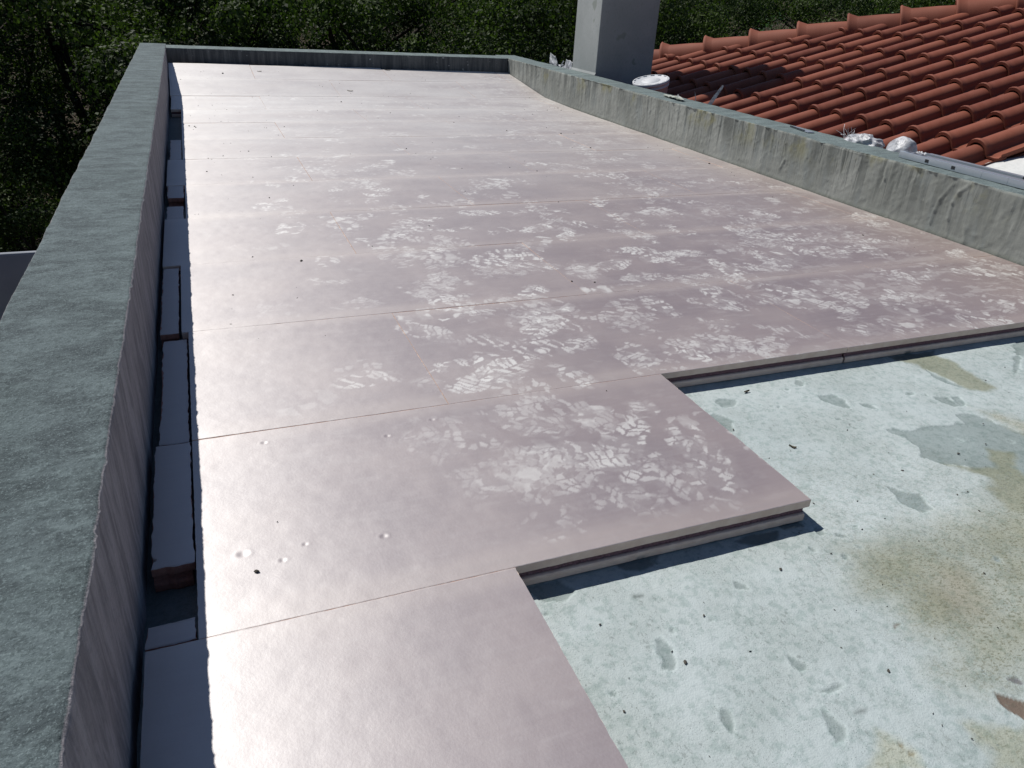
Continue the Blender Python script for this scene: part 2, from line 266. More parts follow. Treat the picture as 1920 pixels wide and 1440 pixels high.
for kind, poly in POLYS:
    P = np.array(poly); mnx, mny = P.min(0)-.12; mxx, mxy = P.max(0)+.12
    i0, i1 = np.searchsorted(xs, [mnx, mxx]); j0, j1 = np.searchsorted(ys, [mny, mxy]); sl = (slice(i0, i1), slice(j0, j1))
    if i1-i0 < 2 or j1-j0 < 2: continue
    d = inside_dist(X[sl], Y[sl], poly)
    def paint(m, colr):
        base[sl][..., :3] = base[sl][..., :3]*(1-m[..., None]) + np.array(colr)*m[..., None]
    if kind in ('peel', 'peel2', 'brownx'):
        size = float(np.sqrt(max(1e-5, np.ptp(P[:, 0])*np.ptp(P[:, 1])))); k = min(1, size*6)
        d = d + wob[sl]*k*1.3
        m = sst(-.002, .002, d); rim = sst(-.010, -.001, d)*(1-m); bare[sl] = np.maximum(bare[sl], m)
        z[sl] += -m*.0020 + rim*.0003
        paint(rim*.25, (.56, .64, .63))
        paint(m, {'peel': (.255, .300, .295), 'peel2': (.17, .17, .18), 'brownx': (.150, .112, .088)}[kind])
    elif kind == 'speck':
        m = sst(-.07, .07, d+wob2[sl]); speck[sl] = np.maximum(speck[sl], m); paint(np.clip(m*.95*(.35+1.1*fbm(X[sl]*9, Y[sl]*9, 51)), 0, 1), (.275, .285, .222))
    elif kind == 'brown': paint(sst(-.05, .06, d+wob2[sl]*.5)*.45, (.25, .205, .15))
    elif kind == 'tan': paint(sst(-.03, .03, d+wob[sl]*1.5)*.6, (.36, .345, .26)); speck[sl] = np.maximum(speck[sl], .7*sst(-.03, .03, d))
    elif kind in ('olive', 'dolive', 'olive2'):
        m = sst(-.012, .012, d+wob[sl]); paint(m*(.85 if kind != 'olive2' else .6), (.235, .245, .175) if kind != 'olive2' else (.33, .33, .23)); speck[sl] = np.maximum(speck[sl], .6*m)
        z[sl] -= m*.0006
    elif kind in ('dark', 'chip', 'foot_patch'): paint(sst(-.004, .005, d+wob[sl]*.5)*.75, (.11, .13, .125))  # flat dark patches, some along the foot of the boards
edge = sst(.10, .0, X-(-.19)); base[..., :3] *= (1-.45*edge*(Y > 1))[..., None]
gutter_strip = ((X < .05) & (Y > 1.0)); base[gutter_strip, :3] = base[gutter_strip, :3]*.62  # slab strip along the left parapet coloured darker
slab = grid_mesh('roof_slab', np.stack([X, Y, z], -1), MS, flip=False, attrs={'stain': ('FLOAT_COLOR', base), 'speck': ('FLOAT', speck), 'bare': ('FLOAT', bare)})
tag(slab, kind='structure', label='pale painted concrete roof slab with peeling and stained patches')

# ================================================================ PARAPETS
def sections(axis_vals, prof, ragged, jit, face_fn=None):
    """prof: (k,2) cross section (across, z); returns (n,k,3) in (across, along, z)"""
    n = len(axis_vals); k = len(prof); P = np.zeros((n, k, 3))
    A = np.asarray(axis_vals)[:, None]; pr = np.asarray(prof)[None]
    seg = np.concatenate([[0], np.cumsum(np.hypot(*(np.diff(prof, axis=0).T)))])[None]
    P[..., 0] = pr[..., 0]; P[..., 1] = A; P[..., 2] = pr[..., 1]
    P[..., 0] += (fbm(A*6, seg*6, 5)-.5)*jit*2; P[..., 2] += (fbm(A*5, seg*9, 6)-.5)*jit*1.6 + (fbm(A*60, seg*60, 61, 3)-.5)*.0016
    return P, A, seg
def wall_profile(xi, xo, zt, zb, nside, ntop, r=.007, side_out=6):
    s = 1 if xi > xo else -1      # inner side direction
    out = [(xo, -5.2), (xo, -1.0)]+[(xo, q) for q in np.linspace(-.3, zt-r, side_out)]
    out += [(xo+s*r*(1-math.cos(a)), zt-r+r*math.sin(a)) for a in np.linspace(.3, 1.35, 3)]
    out += [(q, zt) for q in np.linspace(xo+s*r, xi-s*r, ntop)]
    out += [(xi-s*r+s*r*math.sin(a), zt-r+r*math.cos(a)) for a in np.linspace(.25, 1.3, 4)]
    out += [(xi, q) for q in np.linspace(zt-r, zb, nside)]
    return np.array(out)
ZT = .2686
# left parapet (runs on past the far corner)
yl = [-1.3]
while yl[-1] < 8.75: yl.append(yl[-1]+.0045+.0011*max(0, yl[-1]))
yl = np.array(yl); pr = wall_profile(-.188, -.4217, ZT, -.075, 26, 30)
P, A, seg = sections(yl, pr, 0, .0022); k = len(pr); ci = 8+3+30
w = np.exp(-((np.arange(k)-(ci+1.5))/2.2)**2)[None]
rag = np.clip(fbm(A*55, seg*0, 71, 5, .7)-.5, 0, 1)*.024 + np.clip(vn(A*28, 0*seg, 77)-.72, 0, 1)*.030 - .002*fbm(A*18, 0*seg, 78)
P[..., 0] += w*rag*.55; P[..., 2] -= w*rag*.35*(np.arange(k) > ci)[None]
wo = np.exp(-((np.arange(k)-9.5)/2.2)**2)[None]; P[..., 0] += wo*(fbm(A*9, 0*seg, 81, 5, .65)-.5)*.009
P[..., 0] += np.where(np.arange(k) > ci+3, 1, 0)[None]*(fbm(A*22+seg*14, seg*5, 91, 3)-.5)*.004
w1 = grid_mesh('parapet_wall', P, MW1, flip=True, caps=True)
tag(w1, 'long grey rendered parapet wall down the left side, its inner face in shade', 'wall')
# right parapet
yr = [1.0]
while yr[-1] < 8.45: yr.append(yr[-1]+.0075)
yr = np.array(yr); pr = wall_profile(3.152, 3.383, ZT, -.075, 48, 24)
P, A, seg = sections(yr, pr, 0, .003); k = len(pr); ci = 8+3+24
face = (np.arange(k) > ci+3)[None]; zz = P[..., 2]
wv = fbm(A*3, zz*3, 95)*.35
ridge = 1-np.abs(2*fbm(A*12+wv*6, zz*2.8+wv*9, 101, 4)-1); ridge2 = 1-np.abs(2*fbm(A*24+zz*12, zz*12, 111, 4)-1)
lump = fbm(A*45, zz*45, 121, 3)-.5
P[..., 0] -= face*(np.clip(ridge-.92, 0, 1)*.022 + np.clip(ridge2-.94, 0, 1)*.034 + lump*.0022 + (fbm(A*2.2, zz*3, 131)-.5)*.016 + .004*sst(.03, -.01, zz))
for line in ([(2.444, .241), (2.491, .159), (2.505, .101), (2.507, .042)], [(2.369, .250), (2.407, .211), (2.424, .159), (2.421, .086), (2.402, .011)], [(2.835, .227), (2.83, .176), (2.84, .129)], [(2.326, .075), (2.305, .008)], [(3.6, .22), (3.57, .12), (3.6, .06)], [(4.4, .07), (4.36, .02)], [(1.9, .2), (1.98, .1), (1.97, .03)]):                                       # raised trowel trails
    for (ya, za), (yb, zb_) in zip(line[:-1], line[1:]):
        ey, ez = yb-ya, zb_-za; tt = np.clip(((A-ya)*ey+(zz-za)*ez)/(ey*ey+ez*ez), 0, 1); dd_ = np.hypot(A-ya-ey*tt, zz-za-ez*tt)
        P[..., 0] -= face*np.exp(-(dd_/.0065)**2)*.0045
w = np.exp(-((np.arange(k)-(ci+1.5))/2.0)**2)[None]; P[..., 0] -= w*(np.clip(fbm(A*26, 0*seg, 141, 4)-.42, 0, 1)*.030); P[..., 2] -= w*np.clip(vn(A*20, 0*seg, 151)-.75, 0, 1)*.02
w2 = grid_mesh('parapet_wall', P, MW2, flip=False, caps=True)
for pl in ():
    pass
tag(w2, 'rough streaked sunlit parapet wall between the foam boards and the red tiled roof', 'wall')
# far parapet, slightly skewed, butted between the two
def far_wall():
    xa = np.arange(-.186, 3.1505, .010); pr = wall_profile(0, .33, ZT-.001, -.075, 16, 14)
    P, A, seg = sections(xa, pr, 0, .0022); Q = P.copy()
    ysh = 8.30-(A+.188)*.075
    Q[..., 0] = A; Q[..., 1] = ysh+P[..., 0]; Q[..., 2] = P[..., 2]; Q[..., 2] += 0
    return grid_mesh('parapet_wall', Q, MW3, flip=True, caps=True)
w3 = far_wall(); tag(w3, 'low parapet wall closing the far end of the roof, inner face coloured darker for shade', 'wall')

# ================================================================ FOAM BOARDS
PRINTS = [(0.469, 1.363, 0.6), (0.388, 1.387, 0.3), (0.534, 1.232, 0.7), (0.597, 1.234, 0.6), (0.672, 1.256, 0.9), (0.628, 1.161, 0.7), (0.743, 1.211, 1.0), (0.858, 1.295, 1.0), (0.895, 1.31, 0.9), (0.967, 1.213, 1.0), (0.989, 1.159, 0.9), (0.972, 1.055, 0.9), (0.871, 1.086, 0.8), (0.839, 1.017, 0.5), (0.601, 1.055, 0.5), (0.719, 1.093, 0.6), (0.498, 1.201, 0.6), (0.443, 1.443, 0.4), (0.423, 1.225, 0.4), (0.648, 1.383, 0.6), (0.782, 1.369, 0.6), (0.718, 1.701, 1.0), (0.653, 1.736, 1.0), (0.584, 1.625, 0.8), (0.883, 1.901, 1.0), (0.934, 2.018, 1.0), (0.763, 2.203, 0.6), (0.884, 2.173, 0.6), (0.957, 1.945, 0.9), (1.075, 1.621, 0.7), (1.336, 1.661, 1.2), (1.276, 1.601, 1.1), (1.294, 1.711, 0.7), (1.556, 1.642, 0.6), (1.36, 2.006, 0.9), (1.6, 2.077, 0.9), (1.61, 1.995, 0.8), (1.896, 2.006, 1.2), (1.862, 1.881, 0.8), (1.998, 1.797, 0.8), (2.443, 1.962, 1.0), (2.449, 1.844, 0.9), (2.384, 2.037, 1.0), (2.827, 1.998, 1.0), (2.992, 1.96, 1.0), (1.874, 1.642, 0.7), (2.6, 1.698, 0.7), (1.664, 1.697, 0.6), (2.055, 1.686, 0.6), (0.353, 1.785, 0.3), (0.674, 2.275, 0.5), (0.417, 2.24, 0.4), (0.992, 1.792, 0.7), (1.2, 1.905, 0.6), (0.652, 2.618, 0.5), (0.955, 2.583, 1.0), (0.64, 2.283, 0.5), (1.139, 2.446, 0.8), (1.564, 2.552, 0.9), (1.381, 2.392, 0.8), (1.817, 2.359, 1.0), (1.681, 2.457, 0.9), (2.085, 2.368, 0.9), (1.285, 2.293, 0.6), (1.502, 2.242, 0.6), (1.929, 2.268, 0.7), (2.419, 2.368, 0.8), (2.743, 2.456, 0.8), (1.293, 2.913, 1.0), (1.541, 2.949, 1.0), (1.725, 2.745, 0.8), (2.36, 2.535, 0.9), (1.229, 3.593, 0.9), (1.155, 2.94, 0.8), (1.415, 2.848, 1.0), (1.957, 3.42, 0.7), (1.405, 3.681, 0.9), (2.685, 3.615, 1.1), (2.109, 3.831, 1.0), (2.434, 4.236, 0.9), (2.015, 3.043, 0.8), (2.219, 2.73, 0.8), (2.299, 3.197, 0.7), (2.538, 2.947, 0.7), (0.885, 2.84, 0.6), (0.961, 3.427, 0.5)]
seams = [.342, .942, 1.542, 2.142, 2.742, 3.340, 3.940, 4.540, 5.132, 5.732, 6.345, 7.000, 7.60, 8.20]
def ground(y): return np.where(y < 7.0, .010*sst(6.345, 7.0, y), .010+.112*(y-7.0))
prng = random.Random(11)
plist = [(x, y, w_, prng.uniform(0, 6.28), prng.choice((0, 0, 1, 1, 2)), prng.random()) for x, y, w_ in PRINTS]
for i in range(620):
    y = prng.uniform(1.1, 6.9); x = prng.uniform(.5, 3.08) if prng.random() < .8 else prng.uniform(.2, .8)
    if prng.random() > .85: continue
    plist.append((x, y, prng.uniform(.4, .98), prng.uniform(0, 6.28), prng.choice((0, 1, 1, 2, 3)), prng.random()))
for i in range(6):
    plist.append((prng.uniform(-.05, .55), prng.uniform(.5, 4), .25, prng.uniform(0, 6.28), prng.choice((1, 3)), prng.random()))
def dust_glare_field(X, Y):
    D = np.zeros(X.shape); x0, x1, y0, y1 = X.min(), X.max(), Y.min(), Y.max()
    wx = (fbm(X*26, Y*26, 201, 4)-.5)*.034; wy = (fbm(X*26, Y*26, 211, 4)-.5)*.034
    for q, (px, py, w_, a, typ, r) in enumerate(plist):
        if px < x0-.17 or px > x1+.17 or py < y0-.17 or py > y1+.17: continue
        mx = np.abs(X-px) < .16; my = np.abs(Y-py) < .16; mm = mx & my
        if not mm.any(): continue
        dx = (X[mm]-px+wx[mm])/1.16; dy = (Y[mm]-py+wy[mm])/1.16; ca, sa = math.cos(a), math.sin(a)
        u = dx*ca+dy*sa; v = -dx*sa+dy*ca; rr = prng_hash = (q*7919 % 1000)/1000.
        frag = .045+.055*r; sole = np.minimum(1-(((u-.03)/.10)**2+(v/.046)**2), 1.0); heel = 1-(((u+.105)/.038)**2+(v/.036)**2)
        s = np.maximum(sst(-.02, .12, sole), sst(-.02, .2, heel))
        cx, cy = (r-.5)*.10, (rr-.5)*.03
        s = s*sst(1.25, .65, np.hypot((u-cx)/(frag*1.25), (v-cy)/(frag*.75)))
        if typ == 0:
            t = (u+.55*np.abs(v))/.0185; side = (v > 0).astype(float)+2*(np.abs(v) > .026); gap = sst(.0010, .0026, np.abs(v))*sst(.0006, .0020, np.abs(np.abs(v)-.026))
        elif typ == 1:
            t = (u*.8+v*.6)/.0150; side = np.floor((v*.8-u*.6)/.034); gap = sst(.0008, .0022, np.abs(((v*.8-u*.6)/.034 % 1)-.5)*-.034+.017)
        elif typ == 2:
            t = u/.023; side = np.floor(v/.020+.5*np.floor(t)); gv = (v/.020+.5*np.floor(t)) % 1; gap = sst(.06, .16, gv)*sst(.98, .88, gv)
        else:
            t = u/.05; side = np.floor(v/.03); gap = 1.0
        ft = t % 1; gap = gap*sst(.05, .14, ft)*sst(.90, .80, ft)
        h = hash2(np.floor(t)+50, side+50, q)
        val = s*gap*(.45+.55*h)*(h > .34)*(.30+.70*sst(.36, .56, fbm(X[mm]*30, Y[mm]*30, 271+q, 3)))*min(1.0, w_)*1.02*(.80 if py < 1.54 else 1)
        val = np.maximum(val, s*.15*min(1, w_)*sst(.35, .6, fbm(X[mm]*14, Y[mm]*20, 291+q, 3)))
        D[mm] = np.maximum(D[mm], val)
    # smears: long streaky scuffs, drag arcs and dusty haze, heavier to the right and far away
    hz = sst(2.6, 6.5, Y)*.6+sst(1.0, 3.1, X)*.28
    sm = sst(.56, .74, fbm(X*5+wx*20, Y*17+wx*20, 221, 5, .6)); sm2 = sst(.60, .70, fbm(X*16+Y*5, Y*38, 231, 4, .6))
    D = np.maximum(D, sm*hz*.75); D = np.maximum(D, sm2*(.10+hz*.75))
    D = np.maximum(D, sst(.62, .72, fbm(X*9-Y*7, Y*9+X*30, 241, 4, .6))*(.08+hz*.6))
    D = np.maximum(D, (.05+.46*sst(1.8, 6.8, Y))*(.5+fbm(X*1.7, Y*5, 281, 4)))  # pale veil growing with distance: sun glare painted in on top of dusty boards
    D = np.maximum(D, sst(.16, .0, 3.14-X)*.45*fbm(X*7, Y*7, 251)*sst(1.5, 3, Y))
    return np.clip(D*(.82+.3*fbm(X*90, Y*90, 261, 2)), 0, 1)
DENTS = [(-.022, 1.126, .010), (.042, 1.088, .006), (.085, 1.119, .005), (.225, 1.098, .007), (.428, 1.481, .006), (.311, 1.441, .006), (.047, 1.489, .006), (.09, .60, .008), (.03, .55, .010)]
def foam_board(x0, x1, y0, y1, d, seed, label, zoff=0, dark=0, group=None, name='foam_board', profile=True, cat='insulation board'):
    nx = max(8, int((x1-x0)/d)); ny = max(8, int((y1-y0)/d)); g = .0009+.00010*max(0, min(12, (y0-.94)/.6))
    xv = np.linspace(x0+.0006, x1-.0006, nx); yv = np.linspace(y0+g, y1-g, ny)
    X, Y = np.meshgrid(xv, yv, indexing='ij'); t = (Y-y0)/(y1-y0)
    zz = ground(Y)+zoff
    zz = zz - .0013*sst(.035, 0, Y-y0)**1 - .0008*sst(.05, 0, y1-Y) + (fbm(X*4, Y*4, 301+seed)-.5)*.0018 + (fbm(X*28, Y*28, 311+seed, 3)-.5)*.0005
    r = random.Random(seed); zz = zz + r.uniform(-.0008, .0008) + (X-(x0+x1)/2)*r.uniform(-.0010, .0010)
    if profile: zz = zz + .0024*np.maximum(0, 2*t-1)**3*r.uniform(.5, 1.1) + .0016*np.maximum(0, 1-2*t)**3*r.uniform(.2, 1)
    for dx, dy, dr in DENTS:
        if x0 < dx < x1 and y0 < dy < y1:
            q = np.hypot(X-dx, (Y-dy)*1.2)/dr; zz = zz - .0012*np.exp(-q**2*1.6)+.0003*np.exp(-(q-1.3)**2*6)
    # slightly torn long edges
    Xt = X.copy(); Yt = Y.copy()
    Yt[:, 0] += (fbm(xv*60, xv*0, 321+seed, 3)-.5)*.0016; Yt[:, -1] -= (fbm(xv*60, xv*0, 331+seed, 3)-.5)*.0012
    Xt[-1, :] -= np.clip(fbm(yv*80, yv*0, 341+seed, 3)-.5, 0, 1)*.004*(x1 < 1.12); Xt[0, :] += np.clip(fbm(yv*80, yv*0, 351+seed, 3)-.5, 0, 1)*.003*(x0 < .3)
    if dark:
        Xt[-1, :] -= (fbm(yv*45, yv*0, 441+seed, 4)-.2)*.006; Xt[0, :] += (fbm(yv*40, yv*0, 451+seed, 4)-.2)*.010; Yt[:, 0] += (fbm(xv*60, xv*0, 461+seed, 3)-.3)*.006; Yt[:, -1] -= (fbm(xv*60, xv*0, 471+seed, 3)-.3)*.005
    top = np.stack([Xt, Yt, zz], -1)
    z0 = ground(np.array([y0]))[0]+zoff; z1 = ground(np.array([y1]))[0]+zoff
    # exposed long edge: lip, rebated groove, rounded lower lip
    fr = [(.0, -.003, 0), (.0002, -.018, 0), (.0008, -.0185, 0), (.009, -.0190, 1), (.010, -.026, 1), (.008, -.0335, 1), (.0045, -.0345, .3), (.0014, -.036, 0), (.0, -.040, 0), (.0006, -.052, 0), (.0035, -.0555, 0)]
    bk = [(.0035, -.0555), (0, -.052), (0, -.030), (0, -.003)]
    k1, k2 = len(fr), len(bk)
    ring = np.zeros((nx, ny+k1+k2, 3)); gro = np.zeros((nx, ny+k1+k2)); isid = np.zeros((nx, ny+k1+k2))
    ring[:, :ny] = top
    for i, (dy, dz) in enumerate(bk[::-1]):
        ring[:, ny+i, 0] = Xt[:, -1]; ring[:, ny+i, 1] = Yt[:, -1]-dy; ring[:, ny+i, 2] = z1+dz
    for i, (dy, dz, gq) in enumerate(fr[::-1]):
        jx = (fbm(xv*130, xv*0+i*.2, 361+seed, 3)-.5)*(.0040 if .02 < -dz < .037 else .0010)
        ring[:, ny+k2+i, 0] = Xt[:, 0]; ring[:, ny+k2+i, 1] = Yt[:, 0]+dy+np.abs(jx)*.5; ring[:, ny+k2+i, 2] = z0+dz+jx*.35*(gq < 1); gro[:, ny+k2+i] = gq
    low = ring[..., 2] < (z0-.021)
    ring[..., 0] = np.where(low & (ring[..., 0] > x1-.010), ring[..., 0]-.0065, ring[..., 0])
    tone = np.zeros((nx, ny+k1+k2)); dst = np.zeros((nx, ny+k1+k2))
    tn = sst(.085, .01, Y-y0)*.85+sst(.06, .005, y1-Y)*.7; tn = tn*(.6+.7*fbm(X*2, Y*30, 371+seed)); tn = tn+sst(.5, .8, fbm(X*1.5, Y*6, 381+seed))*.3
    tone[:, :ny] = np.clip(tn, 0, 1); dst[:, :ny] = dust_glare_field(X, Y) if not dark else 0
    if dark: dst[:, :ny] = 0; tone[:, :ny] = 0
    o = grid_mesh(name, ring, MB, caps=True, close=True, flip=False, attrs={'dust_glare': ('FLOAT', dst), 'tone': ('FLOAT', tone), 'groove': ('FLOAT', gro)})
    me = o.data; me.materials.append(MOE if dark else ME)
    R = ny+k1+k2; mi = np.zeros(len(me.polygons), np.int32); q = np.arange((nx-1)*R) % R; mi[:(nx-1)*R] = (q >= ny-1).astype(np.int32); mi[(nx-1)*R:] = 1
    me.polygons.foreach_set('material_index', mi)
    # keep the arris crisp between skin and cut edge
    sm = np.ones(len(me.polygons), bool); sm[:(nx-1)*R] = (q < ny-1); sm[(nx-1)*R:] = False; me.polygons.foreach_set('use_smooth', sm)
    tag(o, label, cat, group or 'pink foam insulation boards laid over the roof slab'); return o
ORD = ['front', 'second', 'third', 'fourth', 'fifth', 'sixth', 'seventh', 'eighth', 'ninth', 'tenth', 'eleventh', 'twelfth', 'thirteenth']
odd = lambda s: [(s, 1.168), (1.1682, 2.43), (2.4302, 3.138)]; even = lambda s, j: [(s, j), (j+.0004, 1.760), (1.7602, 3.012), (3.0122, 3.138)]
rows = [[(-.175, .427)], [(-.100, 1.095)], even(-.100, .488), odd(-.118), even(-.176, .495), odd(-.095), even(-.176, .506), odd(-.100),
        even(-.100, .506), odd(-.100), even(-.170, .510), [(-.178, 1.19), (1.191, 2.43), (2.431, 3.142)], [(-.182, .535), (.536, 1.80), (1.801, 3.00), (3.001, 3.145)]]
def board_label(r, i, n):
    w_ = ORD[r]
    if r == 0: return 'foremost pink foam board at the bottom of the photo beside the left parapet'
    if r == 1: return 'single full foam board of the second row, free corner pointing over the slab'
    pos = (['beside left parapet', 'second from left', 'third from left', 'narrow strip against right parapet'] if n == 4 else ['beside left parapet', 'in the middle', 'meeting right parapet'])[i]
    if r == 12: return f'pale foam board in the farthest row, {pos}'
    return f"{'pink' if r < 7 else 'pale dusty'} foam board in the {w_} row from the front, {pos}"
res = [.0032, .0032, .0036, .0048, .0065, .0075, .009, .011, .012, .013, .014, .015, .016]
for r, rw in enumerate(rows):
    for i, (a, c_) in enumerate(rw):
        y1 = seams[r+1]-(.075 if r == 12 and False else 0)
        if r == 12:
            y1 = 8.045 if i == 3 else (8.09 if i == 2 else (8.16 if i == 1 else 8.21))
        foam_board(a, c_, seams[r], y1, res[r], r*7+i+1, board_label(r, i, len(rw)))
FG = 'narrow foam offcuts packed between the boards and the left parapet'
fillers = [(-.176, -.1005, .944, .996, 0, 'tiny foam offcut beside the left parapet at the near side of the nearest hole'),
           (-.176, -.1005, 1.128, 1.540, 0, 'foam offcut strip with a bare brown cut end facing the nearest hole'),
           (-.170, -.104, 1.560, 2.128, -.013, 'sunken dark foam strip beside the left parapet, lower than its neighbours'),
           (-.176, -.122, 2.150, 2.725, -.001, 'narrow foam strip split from its board by a thin dark joint'),
           (-.172, -.100, 3.345, 3.556, 0, 'short foam block on the near side of the middle hole by the left parapet'),
           (-.172, -.098, 3.700, 3.936, 0, 'foam block on the far side of the middle hole by the left parapet'),
           (-.168, -.103, 4.545, 5.128, 0, 'foam strip by the left parapet just before the long unfilled gap')]
for i, (a, c_, y0, y1, zo, lb) in enumerate(fillers): foam_board(a, c_, y0, y1, .006, 200+i, lb, zoff=zo, dark=1, group=FG, name='foam_offcut', profile=False, cat='foam offcut')

# ================================================================ TILED ROOF
SL = .3; AL = math.atan(SL); CA, SA = math.cos(AL), math.sin(AL)
roof = empty('tiled_roof', (3.4, 3.1, .05)); tag(roof, 'red clay tiled roof slope rising to the hip behind the right parapet', 'roof')
RO = Vector((3.4, 3.1, .05))
LEN = .445; PITCH = .2235
def tile_section():
    pts = []                                                # (across, height) from barrel's far side to the pan's lip
    for a in np.linspace(0, math.pi, 11): pts.append((.062*math.cos(a), -.070+.070*math.sin(a)**.85))
    pts += [(-.070, -.073), (-.120, -.077), (-.146, -.073), (-.160, -.060), (-.163, -.048)]
    return pts
def tile_mesh():
    sec = tile_section(); L = [(0, 1.10, .0035), (.012, 1.115, .005), (.022, 1.10, .004), (.036, 1.035, .001), (.06, 1.0, 0), (.25, .985, 0), (LEN-.01, .94, -.001), (LEN, .935, -.001)]
    V = []; F = []; n = len(sec)
    for s_, k_, up in L:
        for i, (y, h) in enumerate(sec):
            rise = (1-s_/LEN)*.016
            kk = k_ if i < 11 else 1
            V.append((s_, y*kk, h+rise+(h+.070)*(kk-1)*1.0+(up if i < 11 else up*.3)))
    m = len(V)
    th = .011
    for s_, k_, up in L[:1]+L[-1:]:
        for i, (y, h) in enumerate(sec):
            rise = (1-s_/LEN)*.016; kk = k_ if i < 11 else 1
            V.append((s_+(.0 if s_ == 0 else 0), y*(kk-.17 if i < 11 else 1), h+rise-th+(up if i < 11 else 0)))
    for j in range(len(L)-1):
        for i in range(n-1): F.append((j*n+i, j*n+i+1, (j+1)*n+i+1, (j+1)*n+i))
    for i in range(n-1):
        F.append((i, m+i, m+i+1, i+1)); F.append((m+i, m+n+i, m+n+i+1, m+i+1)); F.append(((len(L)-1)*n+i, (len(L)-1)*n+i+1, m+n+i+1, m+n+i))
    e = (len(L)-1)*n
    F.append((0, e, m+n, m)); F.append((n-1, m+n-1, m+2*n-1, e+n-1))
    me = bpy.data.meshes.new('roof_tile'); me.from_pydata(V, [], F); me.update(); me.materials.append(MT)
    me.polygons.foreach_set('use_smooth', [i < (len(L)-1)*(n-1) for i in range(len(F))])
    bm = bmesh.new(); bm.from_mesh(me); bmesh.ops.recalc_face_normals(bm, faces=bm.faces); bm.to_mesh(me); bm.free(); return me
tile_me = tile_mesh(); trng = random.Random(5)
HIP = 11.86
def tile_matrix(x, y, jit=True):
    # lower edge of the tile at plan x, column centre y
    z = .05+SL*(x-3.4)
    j = (trng.uniform(-.006, .006), trng.uniform(-.004, .004)) if jit else (0, 0)
    rx = trng.uniform(-.012, .012) if jit else 0
    m = Matrix.Translation(Vector((x, y+j[1], z))) @ Matrix.Rotation(-AL+trng.uniform(-.006, .006), 4, 'Y') @ Matrix.Rotation(rx, 4, 'Z') @ Matrix.Rotation(trng.uniform(-.02, .02), 4, 'X') @ Matrix.Translation(Vector((j[0], 0, 0)))
    return Matrix.Translation(-RO) @ m
def in_chimney(x, y): return 3.30 < x < 3.93 and 6.35 < y < 7.0
ntile = 0; tile_list = []
for ky in range(-2, 22):
    y = 3.60+PITCH*ky
    for kx in range(-2, 14):
        x = 4.13+.388*kx
        if x+y > HIP-.06 or y > 8.1: continue
        if in_chimney(x+.2, y) or (x < 4.0 and y > 6.95): continue
        cut = x+.43*CA+y > HIP-.16
        Mx = tile_matrix(x, y)
        if cut or (x < 4.0 and 6.2 < y < 7.2) or x < 3.5:
            me = tile_me.copy(); bm = bmesh.new(); bm.from_mesh(me); bm.transform(Mx)
            if cut:
                co = Vector((0, 0, 0)); co = Vector(((HIP-.09)/2, (HIP-.09)/2, 0))-RO
                bmesh.ops.bisect_plane(bm, geom=bm.verts[:]+bm.edges[:]+bm.faces[:], plane_co=co, plane_no=Vector((1, 1, 0)), clear_outer=True)
            if x < 3.5:
                bmesh.ops.bisect_plane(bm, geom=bm.verts[:]+bm.edges[:]+bm.faces[:], plane_co=Vector((3.415, 0, 0))-RO, plane_no=Vector((-1, 0, 0)), clear_outer=True)
            if len(bm.faces) < 6: bm.free(); continue
            bm.to_mesh(me); bm.free(); o = bpy.data.objects.new('roof_tile', me); link(o, roof)
        else:
            o = bpy.data.objects.new('roof_tile', tile_me); link(o, roof); o.matrix_local = Mx
        ntile += 1
print('tiles', ntile)
# battens and mortar bed below, and the other slope beyond the hip
V = []; F = []
def quad(a, b_, c_, d): k = len(V); V.extend([tuple(Vector(q)-RO) for q in (a, b_, c_, d)]); F.append((k, k+1, k+2, k+3))
pz = lambda x: .05+SL*(x-3.4)-.088
quad((3.40, 3.0, pz(3.4)), (8.86, 3.0, pz(8.86)), (8.86, 3.0, pz(8.86)), (3.40, HIP-3.4, pz(3.4)))
V.clear(); F.clear()
V.extend([tuple(Vector(q)-RO) for q in ((3.40, 3.0, pz(3.4)), (8.86, 3.0, pz(8.86)), (3.40, 8.46, pz(3.4)), (8.86, 3.0, -.5), (3.40, 3.0, -.5), (3.4, 8.46, -.5))]); F.extend([(0, 1, 2), (0, 4, 3, 1), (0, 2, 5, 4)])
mesh_from('mortar_bed', V, F, MT, roof)
V = [tuple(Vector(q)-RO) for q in ((3.40, 8.46, pz(3.4)), (8.86, 3.0, pz(8.86)), (12, 3.0, pz(8.86)), (12, 8.46, pz(3.4)))]
mesh_from('rear_slope', V, [(0, 1, 2, 3)], MT, roof)
